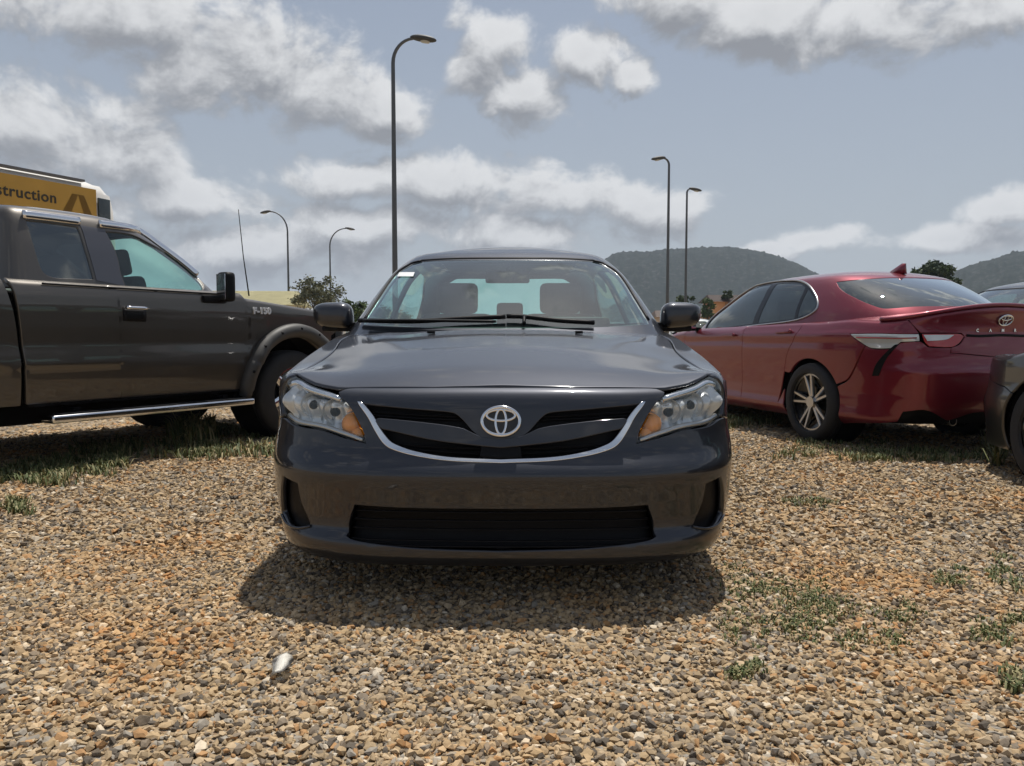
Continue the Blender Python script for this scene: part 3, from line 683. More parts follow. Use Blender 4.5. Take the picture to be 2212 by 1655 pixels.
    # ---- greenhouse
    WS = [(0, 561), (120, 562), (185, 565), (205, 570), (240, 594), (277, 648), (304, 691), (309, 701), (200, 707), (0, 710)]
    fw = [('s', 1.70, .985), ('s', 2.02, 1.21), ('s', 2.22, 1.30), ('s', 2.55, 1.325), ('s', 2.57, .99)]
    rw = [('s', 2.64, .99), ('s', 2.63, 1.325), ('s', 3.0, 1.30), ('s', 3.25, 1.2), ('s', 3.40, 1.06), ('s', 3.42, 1.0)]
    RW = [('r', 0, 1.35), ('r', .40, 1.345), ('r', .47, 1.31), ('r', .58, 1.04), ('r', .55, 1.01), ('r', 0, 1.0)]
    ws_uv = WS; rg = RW
    fr = [('uv', 0, 1), ('uv', .25, 1), ('uv', .5, 1), ('uv', .75, 1), ('uv', 1, 1)] + rg + [('uv', 1, 0), ('uv', .75, 0), ('uv', .5, 0), ('uv', .25, 0), ('uv', 0, 0)] + WS[::-1]
    frame = C.panel('roof_frame', GH, fr, GREY, holes=[fw, rw], res=.03, lip=.02)
    C.panel('roof', ROOF, [('uv', 0, 0), ('uv', .5, 0), ('uv', 1, 0), ('uv', 1, 1), ('uv', .5, 1), ('uv', 0, 1)], GREY, res=.05, lip=0)
    ws = C.panel('windshield', GH, WS, WINDSHIELD, off=-.002, lip=0, res=.04)
    for sd_ in (1, -1): tube('windshield_seal', C.path(GH, [(185, 564), (206, 569), (242, 593), (279, 647), (307, 691)], .001, side=sd_), .007, BLACK, ws, 6)
    tube('windshield_header', C.path(GH, [(185, 563), (120, 559), (0, 558)], -.004) + C.path(GH, [(185, 563), (120, 559), (0, 558)], -.004, side=-1)[::-1][1:], .010, BLACK, ws, 6)
    C.panel('front_door_glass', GH, fw, SIDEGLASS, off=-.006, lip=0, res=.06, mode='pair'); C.panel('rear_door_glass', GH, rw, SIDEGLASS, off=-.006, lip=0, res=.06, mode='pair')
    C.panel('rear_window', GH, RW, SIDEGLASS, off=-.006, lip=0, res=.06)
    st = C.panel('sticker', GH, [(199, 589), (232, 589), (237, 598), (202, 598)], WHITE, off=.003, lip=0, res=.03, mode='left')
    # wipers
    def wiper(name, a, sd_): 
        P = C.path(GH, a, .022, side=sd_); w = tube(name, P, .011, BLACK, root, 8, flat=.8); return w
    w1 = tube('wiper', [p for p in C.path(GH, [(312, 700), (200, 703), (90, 697), (0, 693)], .022, side=-1)], .011, BLACK, root, 8)
    tube('wiper_arm', C.path(GH, [(300, 706), (150, 707), (20, 709)], .035, side=-1), .010, BLACK, w1, 8, flat=.7)
    w2 = tube('wiper', C.path(GH, [(-0 + 2, 692), (40, 693), (110, 701), (190, 706)], .022), .011, BLACK, root, 8)
    tube('wiper_arm', C.path(GH, [(40, 694), (40, 712)], .03), .008, BLACK, w2, 8)
    # mirrors
    for sd_ in (1, -1):
        bm = bmesh.new(); bmesh.ops.create_uvsphere(bm, u_segments=28, v_segments=18, radius=1)
        for v in bm.verts:
            x, y, z = v.co; sq = lambda a, e: math.copysign(abs(a) ** e, a)
            v.co = Vector((sq(x, .62) * .105 + .012 * z, sq(y, .7) * .085 + .02 * x, sq(z, .62) * .068 * (1.0 - .16 * x)))
        for v in bm.verts: v.co.x = v.co.x * 1; 
        me = bm_obj('door_mirror', bm, GREY, root, smooth=True); me.location = (sd_ * .905, 1.60, 1.012); me.scale = (sd_, 1, 1)
        box('mirror_base', (-.02, .01, -.068), (.15, .10, .03), BLACK, me, bev=.012)
        bm = bmesh.new(); bmesh.ops.create_cone(bm, segments=28, radius1=.058, radius2=.062, depth=.012, cap_ends=True)
        bmesh.ops.transform(bm, matrix=Matrix.Translation((.0, .082, 0)) @ Matrix.Rotation(R(90), 4, 'X') @ Matrix.Diagonal((1.4, .95, 1, 1)), verts=bm.verts); bm_obj('mirror_glass', bm, CHROME, me)
        box('mirror_arm', (sd_ * .82, 1.60, .955), (.13, .07, .045), BLACK, root, bev=.012)
    # ---- cabin
    bm = bmesh.new(); add_box(bm, (0, 1.62, .88), (1.36, .42, .14), None, .05, 3); bm_obj('dashboard', bm, DASH, root, angle=50)
    box('dashboard_hood', (.36, 1.68, .975), (.36, .2, .06), DASH, root, bev=.025)
    steering_wheel(root, (.36, 1.97, .93), .185, -62)
    seat(root, -.34, 2.62, .45, .52, .60); seat(root, .34, 2.62, .45, .52, .60)
    rb = box('rear_bench', (0, 3.38, .66), (1.24, .16, .52), FABRIC, root, rot=Matrix.Rotation(R(-16), 3, 'X'), bev=.05, seg=3)
    box('headrest', (0, 3.47, 1.055), (.20, .09, .19), FABRIC, rb, bev=.03)
    for sd_ in (-1, 1): box('headrest', (sd_ * .42, 3.46, .965), (.24, .09, .13), FABRIC, rb, bev=.04)
    box('parcel_shelf', (0, 3.68, .935), (1.2, .5, .03), DASH, root, bev=.01)
    bm = bmesh.new(); add_box(bm, (0, 0, 0), (.25, .035, .072), None, .016, 3); im = bm_obj('interior_mirror', bm, BLACK, root, angle=50); im.location = (0, 1.95, 1.238)
    tube('mirror_stem', [(0, .0, .02), (0, -.05, .09)], .012, BLACK, im, 8)
    box('headliner', (0, 2.66, 1.362), (.84, 1.1, .014), mat('headliner', (.16, .16, .155), .9), root)
    box('cabin_floor', (0, 2.4, .30), (1.3, 2.4, .04), DASH, root)
    for sd_ in (-1, 1): box('door_trim', (sd_ * .74, 2.45, .72), (.06, 1.9, .5), DASH, root, bev=.02)
    # ---- wheels and underside
    for (yy) in (.93, 3.53):
        for sd_ in (1, -1):
            wheel(root, sd_ * .765, yy, .315, .315, .205, .195, SATIN, 5, False, sd_, spoke_w=.06)
            lathe('wheel_liner', [(-.12, .36), (.16, .365)], DARK, root, n=32, axis='X', c=(sd_ * .66, yy, .34))
    box('underbody', (0, 2.2, .26), (1.35, 3.6, .10), DARK, root)
    return root
sedan = build_sedan()
props(sedan, 'dark grey sedan facing the camera with chrome-edged grille, in the centre', 'car')
# ------------------------------------------------------------------ the pickup on the left
TRUCKP = paint('brown_grey_pickup_paint', (.060, .053, .045), metal=.5, rough=.4, dusty=.05)
FLARE = mat('flare_plastic', (.05, .048, .045), .55, vary=.25, vscale=6, rvary=.1)
def build_pickup():
    root = thing('pickup_truck', (-2.27, 8.23, 0), R(149.1))
    C = Car(root, mirror_view=True)
    zc = prof([(0, 1.02), (.1, 1.08), (.3, 1.13), (.8, 1.185), (1.4, 1.245), (1.6, 1.26), (3.3, 1.27), (3.4, 1.30), (5.6, 1.30)], .04)
    T = lambda x, y: float(zc(y) - (.06 if y < 1.5 else .01) * x ** 4)
    pf = prof([(.4, .05), (.5, .0), (.65, 0), (.7, .04), (1.0, .05), (1.1, .08)], .02)
    ps = prof([(.42, .06), (.48, .045), (.60, .022), (.675, .012), (.684, .012), (.690, .017), (.694, .017), (.702, .0), (.76, .004), (.835, .014), (.845, .014), (.95, .006), (1.08, 0), (1.18, .006), (1.25, .03), (1.3, .05)], .005)
    pr = prof([(.4, .05), (.5, 0), (1.3, .02)], .02)
    LOW = wrap([(0, 0), (.55, .01), (.86, .10), (1.0, .34), (1.0, .8), (1.0, 1.5), (1.0, 2.5), (1.0, 3.5), (1.0, 4.6), (1.0, 5.3), (.97, 5.56), (.85, 5.62), (.4, 5.63), (0, 5.63)], .44, T, pf, ps, pr, N_=340, M=170, rr=.04)
    LOW.maxd = 12
    TOP = top_surf(LOW, T, LOW.V[-1, 0, 1] + .003, 1.75, M=60)
    gf = prof([(1.2, -.03), (1.25, 0), (1.45, .28), (1.65, .62), (1.74, .82)], .03); gs = prof([(1.2, 0), (1.25, .012), (1.5, .075), (1.66, .125), (1.76, .19)], .02); gr = prof([(1.2, 0), (1.76, .10)], .03)
    GH = cabin([(0, 1.40), (.45, 1.43), (.80, 1.58), (.93, 1.82), (.945, 2.3), (.945, 2.8), (.94, 3.15), (.90, 3.30), (.6, 3.345), (0, 3.35)], 1.215, 1.755, gf, gs, gr, rr=.05)
    GH.maxd = 12
    ROOF = roof_surf(GH, .06, e=3)
    wy, wz = .965, .385
    C.shell('blackout_shell', LOW, DARK, -.09, lambda c: min(math.hypot(c[1] - wy, c[2] - .45), math.hypot(c[1] - 4.55, c[2] - .45)) < .52 and abs(c[0]) > .4, step=4)
    side = dict(mode='pair', res=.045, lip=.03)
    C.panel('front_fender', LOW, arc_items('s', wy, .43, .46, 186, 0, 18)[::-1] + [('s', .50, .9), ('s', .3, 1.0), ('s', .3, 1.4), ('s', .9, 1.4), ('s', 1.46, 1.4), ('s', 1.476, 1.12), ('s', 1.47, .70), ('s', 1.45, .46)], TRUCKP, **side)
    fd = C.panel('front_door', LOW, [(537, 668), (543, 700), (542, 778), (535, 833), ('s', 1.53, .465), ('s', 2.568, .465), (262, 778), (258, 711), (246, 622), ('s', 2.66, 1.4), ('s', 1.49, 1.4)], TRUCKP, mode='pair', res=.035, lip=.03)
    rd = C.panel('rear_door', LOW, [('s', 2.576, .465), (267, 778), (263, 711), (251, 622), ('s', 2.668, 1.4), ('s', 3.285, 1.4), ('s', 3.28, 1.2), (44, 687), (56, 778), ('s', 3.21, .465)], TRUCKP, mode='pair', res=.035, lip=.03)
    bed = C.panel('bed_side', LOW, [('s', 3.32, 1.4), ('s', 3.29, 1.02), ('s', 3.262, .75), ('s', 3.25, .46), ('s', 4.08, .46)] + arc_items('s', 4.55, .43, .46, 180, 0, 16) + [('s', 5.05, .46), ('s', 5.5, .5), ('s', 5.55, 1.4)], TRUCKP, **side)
    C.panel('tailgate', LOW, [('r', 0, .6), ('r', .86, .6), ('r', .86, 1.27), ('r', 0, 1.27)], TRUCKP, res=.08)
    C.panel('rocker_panel', LOW, [('s', 1.5, .445), ('s', 1.5, .459), ('s', 3.2, .459), ('s', 3.2, .445)], BLACK, mode='pair', res=.05)
    C.panel('front_bumper', LOW, [('f', 0, .46), ('f', .7, .46), ('s', .45, .46), ('s', .47, .66), ('f', .7, .68), ('f', 0, .68)], CHROME, res=.06)
    C.panel('grille', LOW, [('f', 0, .72), ('f', .5, .72), ('f', .52, 1.06), ('f', 0, 1.06)], BLACK, res=.06)
    C.panel('headlight', LOW, [('f', .55, .72), ('s', .28, .74), ('s', .3, 1.0), ('f', .56, 1.04)], REFLECTOR, mode='pair', res=.05)
    C.panel('hood', TOP, [('t', 0, .14), ('t', .5, .15), ('t', .8, .3), ('t', .86, .7), ('t', .88, 1.44), ('t', .5, 1.43), ('t', 0, 1.40)], TRUCKP, res=.06, disp=lambda q, P: .02 * np.exp(-((np.abs(P[:, 0]) - .45) / .12) ** 2))
    C.panel('fender_top', TOP, [('t', .8, .26), ('t', 1.0, .34), ('t', 1.0, 1.0), ('t', 1.0, 1.6), ('t', .89, 1.55), ('t', .867, .7)], TRUCKP, mode='pair', res=.05, lip=.01)
    # cabin
    FWN = [(226, 499), (262, 502), (290, 508), (322, 524), (361, 545), (400, 572), (430, 596), (437, 628), (380, 631), (322, 625), (271, 619), (260, 587), (241, 524)]
    RWN = [(54, 474), (100, 479), (168, 489), (186, 540), (204, 604), (160, 603), (120, 601), (100, 594), (88, 580), (72, 530)]
    WSH = [('f', 0, 1.69), ('f', .5, 1.68), ('f', .62, 1.64), ('f', .74, 1.30), ('f', 0, 1.275)]
    RGL = [('r', 0, 1.68), ('r', .62, 1.66), ('r', .68, 1.32), ('r', 0, 1.31)]
    fr = [('uv', 0, 1), ('uv', .3, 1), ('uv', .7, 1), ('uv', 1, 1)] + RGL + [('uv', 1, 0), ('uv', .7, 0), ('uv', .3, 0), ('uv', 0, 0)] + WSH[::-1]
    C.panel('cab_frame', GH, fr, TRUCKP, holes=[FWN, RWN], res=.035, lip=.03)
    C.panel('roof', ROOF, [('uv', 0, 0), ('uv', .5, 0), ('uv', 1, 0), ('uv', 1, 1), ('uv', .5, 1), ('uv', 0, 1)], TRUCKP, res=.07, lip=0)
    C.panel('windshield', GH, WSH, SIDEGLASS, off=-.006, lip=0, res=.08); C.panel('rear_window', GH, RGL, PRIVACY, off=-.006, lip=0, res=.08)
    C.panel('front_door_glass', GH, FWN, SIDEGLASS, off=-.012, lip=0, res=.06, mode='pair'); C.panel('rear_door_glass', GH, RWN, PRIVACY, off=-.012, lip=0, res=.06, mode='pair')
    # pillar cover between the windows
    C.panel('pillar_trim', GH, [(172, 487), (224, 496), (239, 524), (258, 587), (268, 618), (208, 606), (190, 540)], mat('pillar_grey', (.05, .052, .065), .3, coat=.6), off=.004, lip=.004, res=.04, mode='pair')
    for sd_ in (-1, 1):
        C_ = C.path(GH, [(212, 486), (262, 493), (299, 501), (324, 512), (362, 533), (402, 562), (432, 588)], .014, side=sd_)
        tube('window_visor', C_, .030, CHROME, root, 8, flat=.5, up=(1, 0, 0))
        C_ = C.path(GH, [(47, 466), (100, 472), (170, 481)], .014, side=sd_); tube('window_visor', C_, .030, CHROME, root, 8, flat=.5, up=(1, 0, 0))
        tube('belt_seal', C.path(LOW, [('s', 1.75, 1.228), ('s', 2.3, 1.232), ('s', 3.1, 1.238)], .003, side=sd_), .007, BLACK, root, 6)
        # door handle, badge
        h = C.path(LOW, [(268, 665), (312, 667)], .030, side=sd_); hd = tube('door_handle', h, .017, CHROME, root, 10, flat=.8)
        hp = C.path(LOW, [(266, 680), (314, 682)], .002, side=sd_); tube('handle_recess', hp, .045, BLACK, hd, 10, flat=.25, up=(1, 0, 0))
        # fender flare
        P = [Vector(p) for p in C.path(LOW, arc_items('s', wy, .43, .515, 205, -15, 24), .018, side=sd_)]
        fl = tube('fender_flare', P, .062, FLARE, root, 12, flat=1.0)
        for a in range(20, 190, 24): 
            q = C.path(LOW, [('s', wy + .535 * math.cos(R(a)), .43 + .535 * math.sin(R(a))), ('s', wy + .535 * math.cos(R(a)), .44 + .535 * math.sin(R(a)))], .07, side=sd_)[0]
            bm = bmesh.new(); bmesh.ops.create_uvsphere(bm, u_segments=10, v_segments=6, radius=.014); bmesh.ops.translate(bm, verts=bm.verts, vec=q); bm_obj('rivet', bm, BLACK, fl, smooth=True)
        # running board
        bm = bmesh.new(); add_box(bm, (sd_ * 1.02, 2.315, .365), (.15, 1.63, .055), None, .018, 3); rbd = bm_obj('running_board', bm, CHROME, root, angle=50)
        box('step_pad', (sd_ * 1.02, 2.315, .394), (.10, 1.5, .008), BLACK, rbd, bev=.003)
        for yy in (1.7, 2.9): box('board_bracket', (sd_ * .90, yy, .40), (.16, .05, .05), BLACK, rbd)
        # door mirror
        bm = bmesh.new(); add_box(bm, (sd_ * 1.045, 1.72, 1.285), (.13, .10, .235), None, .04, 3); mi = bm_obj('door_mirror', bm, BLACK, root, angle=60)
        box('mirror_arm', (sd_ * .97, 1.80, 1.185), (.10, .22, .06), BLACK, mi, bev=.02)
        box('mirror_glass', (sd_ * 1.045, 1.772, 1.285), (.10, .006, .20), CHROME, mi, bev=.002)
        for yy in (wy, 4.55):
            wheel(root, sd_ * .88, yy, wz, wz, .235, .24, CHROME, 6, False, sd_, spoke_w=.07)
            lathe('wheel_liner', [(-.16, .47), (.12, .475)], DARK, root, n=32, axis='X', c=(sd_ * .80, yy, .45))
    text_mesh('fender_badge', 'F-150', .072, mat('badge_silver', (.75, .75, .75), .4, .2), root, Matrix.Translation((-1.004, 1.33, 1.105)) @ Matrix(((0, 0, -1, 0), (-1, 0, 0, 0), (0, 1, 0, 0), (0, 0, 0, 1))), .006, bold=.004, spacing=1.15)
    tube('antenna', [(-.93, 1.40, 1.23), (-.93, 1.45, 1.55), (-.93, 1.49, 1.93)], [.006, .004, .003], BLACK, root, 6)
    # interior
    seat(root, -.42, 2.16, .76, .55, .60); seat(root, .42, 2.16, .76, .55, .60); box('dashboard', (0, 1.72, 1.13), (1.6, .4, .2), DASH, root, bev=.06)
    steering_wheel(root, (.42, 2.0, 1.27), .19, -60)
    box('headliner', (0, 2.75, 1.725), (1.2, .8, .014), DASH, root); box('cabin_floor', (0, 2.4, .60), (1.75, 1.9, .06), DARK, root)
    box('bed_floor', (0, 4.45, .75), (1.7, 2.1, .06), BLACK, root)
    # chassis
    box('underbody', (0, 3.0, .43), (1.5, 4.6, .24), DARK, root, bev=.04)
    for sx in (-1, 1): box('frame_rail', (sx * .42, 2.8, .50), (.10, 5.2, .14), DARK, root)
    for yy in (wy, 4.55): tube('axle', [(-.8, yy, .385), (.8, yy, .385)], .05, DARK, root, 10)
    box('fuel_tank', (.35, 3.2, .46), (.5, 1.0, .2), DARK, root, bev=.04)
    return root
pickup = build_pickup()
props(pickup, 'dark brown-grey extended-cab pickup with chrome window visors and running board, left', 'pickup')
# ------------------------------------------------------------------ the red sedan on the right
RED = paint('deep_red_paint', (.17, .004, .020), metal=.6, rough=.42, dusty=.02)
def build_red():
    root = thing('red_sedan', (2.426, 10.508, 0), R(195))
    C = Car(root)
    zc = prof([(0, .66), (.15, .74), (.4, .83), (.9, .92), (1.3, .98), (1.6, 1.0), (3.8, 1.06), (4.2, 1.10), (4.55, 1.115), (4.72, 1.125), (4.85, 1.11)], .04)
    kx = prof([(0, .22), (.6, .16), (1.2, .08), (1.6, .05), (3.6, .06), (4.2, .10), (4.5, .16), (4.85, .22)], .06)
    T = lambda x, y: float(zc(y) - kx(y) * x * x)
    pf = prof([(.2, .08), (.3, .02), (.45, 0), (.6, .02), (.7, .08)], .02)
    ps = prof([(.18, .10), (.23, .04), (.27, .022), (.33, .03), (.45, .034), (.60, .022), (.72, .012), (.80, .008), (.845, .014), (.88, .004), (.915, .004), (.95, .03), (1.0, .05), (1.1, .09)], .010)
    pr = prof([(.2, .16), (.27, .11), (.34, .06), (.42, .03), (.55, .012), (.635, 0), (.655, .012), (.68, .045), (.74, .062), (.80, .065), (.83, .07), (.92, .088), (.98, .085), (1.03, .065), (1.075, .035), (1.10, .03), (1.13, .04)], .008)
    LOW = wrap([(0, 0), (.45, .01), (.74, .13), (.88, .38), (.925, .8), (.92, 1.3), (.915, 2.2), (.92, 3.1), (.93, 3.75), (.915, 4.2), (.865, 4.55), (.74, 4.78), (.45, 4.875), (.2, 4.89), (0, 4.89)], .185, T, pf, ps, pr, N_=360, M=170, rr=.03)
    TOP = top_surf(LOW, T, LOW.V[-1, 0, 1] + .003, LOW.V[-1, -1, 1] - .003)
    gf = prof([(.9, -.03), (.95, 0), (1.15, .40), (1.35, .84), (1.43, 1.08)], .03); gs = prof([(.9, 0), (.98, .012), (1.1, .05), (1.25, .12), (1.36, .185), (1.43, .25)], .025); gr = prof([(.9, -.1), (1.0, 0), (1.1, .10), (1.2, .235), (1.3, .42), (1.38, .60), (1.43, .74)], .03)
    GH = cabin([(0, 1.15), (.42, 1.19), (.74, 1.42), (.83, 1.8), (.845, 2.4), (.845, 3.1), (.82, 3.75), (.74, 4.2), (.52, 4.47), (.25, 4.55), (0, 4.57)], .93, 1.425, gf, gs, gr, rr=.03)
    ROOF = roof_surf(GH, .065, e=2.6)
    wy, wz, wr_ = 3.76, .335, .335
    C.shell('blackout_shell', LOW, DARK, -.08, lambda c: min(math.hypot(c[1] - wy, c[2] - wz), math.hypot(c[1] - .95, c[2] - wz)) < .43 and abs(c[0]) > .45, step=4)
    # tail lights: outer lamp wraps round the corner, inner lamp sits on the lid
    OL = [(1838, 722.5), (1900, 722), (1984, 722.5), (1986, 736), (1945, 738), (1929, 751), (1884, 751), (1868, 744), (1850, 732)]
    IL = [(1993, 722), (2040, 722), (2074, 722.5), (2081, 727), (2071, 741), (2055, 749), (2008, 747.5), (1999, 738)]
    trunk = [(2185, 709), (2100, 711), (2086, 722), (2086, 729), (2074, 745), (2056, 753), (2050, 762)]
    # rear bumper: from wheel arch round the back, up to the lamps
    bump = arc_items('s', wy, wz, .375, 0, -24, 4)[::-1] + arc_items('s', wy, wz, .375, 8, 24, 3) + [('s', 4.24, .56), (1870, 748), (1884, 755), (1930, 755), (1946, 741), (1988, 739), (1996, 744), (2006, 751), (2054, 752.5), (2052, 764), (2120, 770), ('r', 0, .735), ('r', 0, .33), ('r', .25, .33), (2060, 905), (2046, 908), (2000, 886), (1950, 889), (1938, 911), (1901, 914), (1850, 914)]
    C.panel('rear_bumper', LOW, bump, RED, res=.025, lip=.03, corner=35)
    C.panel('diffuser', LOW, [('r', 0, .36), ('r', .3, .36), ('r', .62, .39), ('r', .78, .34), ('r', .8, .22), ('r', 0, .22)], BLACK, off=-.03, lip=0, res=.05)
    C.panel('trunk_lid', LOW, [('r', 0, 1.2), ('r', .5, 1.2), ('r', .74, 1.2), (1972, 701), (1990, 718), (2050, 718.5), (2078, 719), (2086, 728), (2075, 744), (2056, 752), (2056, 762), (2120, 767), ('r', 0, .742)], RED, res=.022, lip=.02, corner=35)
    for s_, md in ((1, 'one'), (-1, 'left')):
        ol = C.panel('tail_light', LOW, OL, mat('clear_tail_lens', (.62, .64, .63), .12, .25, coat=1.0), off=.002, lip=.012, res=.018, mode=md, corner=35)
        tube('lamp_stripe', C.path(LOW, [(1850, 729), (1900, 730), (1980, 730)], .004, side=s_), .005, mat('red_strip', (.35, .05, .05), .3), ol, 6)
        il = C.panel('reverse_light', LOW, IL, REDLENS, off=.002, lip=.012, res=.018, mode=md, corner=35)
        C.panel('clear_lens', LOW, [(1995, 724), (2060, 724), (2045, 733), (2003, 737)], mat('clear_tail_lens', (.62, .64, .63), .12, .25, coat=1.0), off=.006, lip=.003, res=.02, mode=md, parent=il)
        v = C.panel('bumper_vent', LOW, [(1932, 746), (1941, 744), (1914, 776), (1898, 812), (1884, 812), (1894, 785)], BLACK, off=.004, lip=.004, res=.02, mode=md)
        C.panel('front_door_handle', LOW, [('s', 2.38, .885), ('s', 2.58, .892), ('s', 2.58, .912), ('s', 2.38, .905)], RED, off=.03, lip=.03, res=.02, mode=md)
        C.panel('rear_door_handle', LOW, [('s', 3.30, .915), ('s', 3.50, .922), ('s', 3.50, .942), ('s', 3.30, .935)], RED, off=.03, lip=.03, res=.02, mode=md)
        ex = C.path(LOW, [(2062, 914), (2063, 914)], -.02, side=s_)[0]; lathe('exhaust_tip', [(-.12, .034), (.0, .036), (.0, .030), (-.12, .028)], CHROME, root, n=20, axis='Y', c=ex)
    # sides
    C.panel('rear_quarter', LOW, [('s', 3.62, 1.2), ('s', 3.60, .93), ('s', 3.46, .74), ('s', 3.40, .58)] + arc_items('s', wy, wz, .375, 140, 28, 12) + [('s', 4.22, .57), (1866, 747), (1846, 734), (1834, 720), (1900, 719), (1984, 719.5), (1970, 702), ('s', 4.6, 1.2), ('s', 4.2, 1.2)], RED, mode='pair', res=.03, lip=.03, corner=35)
    C.panel('rear_door', LOW, [('s', 2.72, 1.2), ('s', 2.70, .6), ('s', 2.68, .30), ('s', 3.30, .30), ('s', 3.345, .45), ('s', 3.39, .58), ('s', 3.452, .745), ('s', 3.592, .935), ('s', 3.612, 1.2)], RED, mode='pair', res=.04)
    C.panel('front_door', LOW, [('s', 1.52, 1.2), ('s', 1.48, .6), ('s', 1.50, .30), ('s', 2.672, .30), ('s', 2.692, .6), ('s', 2.712, 1.2)], RED, mode='pair', res=.05)
    C.panel('rocker_panel', LOW, [('s', 1.33, .19), ('s', 1.33, .294), ('s', 3.31, .294), ('s', 3.39, .42), ('s', 3.385, .30), ('s', 3.40, .19)], RED, mode='pair', res=.04)
    C.panel('front_fender', LOW, [('s', 1.512, 1.2), ('s', 1.472, .6), ('s', 1.492, .30), ('s', 1.325, .30)] + arc_items('s', .95, wz, .375, 0, 180, 16) + [('s', .5, .3), ('s', .45, .7), ('s', .6, 1.2)], RED, mode='pair', res=.05)
    C.panel('front_bumper', LOW, [('f', 0, .2), ('f', .7, .2), ('s', .56, .3), ('s', .44, .7), ('f', .6, .62), ('f', 0, .6)], RED, res=.06)
    C.panel('grille', LOW, [('f', 0, .22), ('f', .6, .22), ('f', .7, .5), ('f', 0, .5)], BLACK, off=.004, res=.06)
    C.panel('headlight', LOW, [('f', .4, .54), ('f', .66, .50), ('s', .45, .60), ('s', .45, .66), ('f', .45, .58)], REFLECTOR, off=.004, mode='pair', res=.04)
    C.panel('hood', TOP, [('uv', 0, .002), ('t', .5, .22), ('t', .74, .45), ('t', .80, 1.0), ('t', .77, 1.36), ('t', .5, 1.2), ('t', 0, 1.12)], RED, res=.06)
    C.panel('fender_top', TOP, [('t', .75, .44), ('t', .9, .6), ('t', .95, 1.2), ('t', .95, 1.6), ('t', .78, 1.4), ('t', .81, 1.0)], RED, mode='pair', res=.05, lip=.01)
    C.panel('trunk_top', TOP, [('t', 0, 4.45), ('t', .5, 4.40), ('t', .72, 4.22), ('t', .80, 4.0), ('t', .95, 3.9), ('t', .95, 4.3), ('t', .8, 4.7), ('t', .5, 4.86), ('t', 0, 4.88)], RED, res=.035, lip=.01)
    sp_ = [p + Vector((0, -.02, .012)) for p in C.path(LOW, [(1909, 667.5), (2000, 666), (2100, 662.5), ('r', 0, 1.118)], .004)]
    tube('spoiler', sp_ + [Vector((-p.x, p.y, p.z)) for p in sp_[::-1][1:]], .022, RED, root, 10, flat=.8)
    # cabin
    CW = [(1523, 713), (1536, 677), (1563, 653), (1606, 625), (1633, 615), (1671, 608), (1700, 606.5), (1729, 607.5), (1748, 617), (1762, 637), (1767, 652), (1766, 664), (1755, 677), (1719, 692), (1633, 703), (1563, 711)]
    FW = [(1529, 708), (1538, 680), (1564, 657), (1608, 628), (1640, 618), (1668, 613), (1650, 640), (1634, 672), (1624, 699), (1566, 707)]
    RWD = [(1635, 698), (1646, 668), (1662, 635), (1678, 612), (1700, 610.5), (1727, 611.5), (1739, 619), (1724, 654), (1714, 688), (1700, 690)]
    QW = [(1720, 686), (1729, 655), (1744, 622), (1757, 640), (1762, 652), (1761, 662), (1752, 673)]
    RG = [(1808, 607.5), (1832, 604.5), (1880, 605)]
    RGL = [('r', 0, 1.395), ('r', .3, 1.39), (1805, 609), (1815, 625), (1853, 647), (1890, 662), (1912, 667), (1978, 662.5), ('r', 0, 1.135)]
    WSH = [('f', 0, 1.39), ('f', .45, 1.385), ('f', .57, 1.35), ('f', .74, 1.02), ('f', .4, .985), ('f', 0, .97)]
    fr = [('uv', 0, 1), ('uv', .3, 1), ('uv', .7, 1), ('uv', 1, 1)] + RGL + [('uv', 1, 0), ('uv', .7, 0), ('uv', .3, 0), ('uv', 0, 0)] + WSH[::-1]
    C.panel('roof_frame', GH, fr, RED, holes=[CW], res=.03, lip=.015)
    C.panel('roof', ROOF, [('uv', 0, 0), ('uv', .5, 0), ('uv', 1, 0), ('uv', 1, 1), ('uv', .5, 1), ('uv', 0, 1)], RED, res=.06, lip=0)
    for s_, md in ((1, 'one'), (-1, 'left')):
        fr_ = C.panel('window_frame', GH, CW, GLOSSBLACK, holes=[FW, RWD, QW], off=-.006, lip=.01, res=.03, mode=md)
        tube('chrome_trim', C.path(GH, CW, .002, closed=True, side=s_), .009, SATIN, fr_, 6, closed=True)
        for nm, pl in (('front_door_glass', FW), ('rear_door_glass', RWD), ('quarter_glass', QW)): C.panel(nm, GH, pl, PRIVACY2, off=-.01, lip=0, res=.05, mode=md)
    C.panel('windshield', GH, WSH, PRIVACY2, off=-.006, lip=0, res=.08); C.panel('rear_window', GH, RGL, PRIVACY, off=-.004, lip=0, res=.05)
    bm = bmesh.new(); vs = [(-.012, -.09, 0), (.012, -.09, 0), (.016, .07, 0), (-.016, .07, 0), (-.004, .05, .068), (.004, .05, .068), (.004, .075, .066), (-.004, .075, .066)]
    V = [bm.verts.new(v) for v in vs]
    for f in ((0, 1, 5, 4), (1, 2, 6, 5), (2, 3, 7, 6), (3, 0, 4, 7), (4, 5, 6, 7), (3, 2, 1, 0)): bm.faces.new([V[i] for i in f])
    bmesh.ops.subdivide_edges(bm, edges=bm.edges, cuts=1, use_grid_fill=True); fin = bm_obj('antenna_fin', bm, RED, root, smooth=True); fin.location = (0, 3.70, 1.435); fin.scale = (1.5, 1.4, 1.35)
    gq = C.path(LOW, [(2088, 725), (2120, 726), ('r', 0, .905)], .001); tube('lid_groove', gq + [Vector((-p.x, p.y, p.z)) for p in gq[::-1][1:]], .010, BLACK, root, 8)
    # emblem and lettering on the lid
    o_, n_ = LOW.ev([C.uv(LOW, ('r', 0.0, 1.02))]); ep = Vector(o_[0]); nn = Vector(n_[0]); up = Vector((0, -nn.z, nn.y)); up = up if up.z > 0 else -up
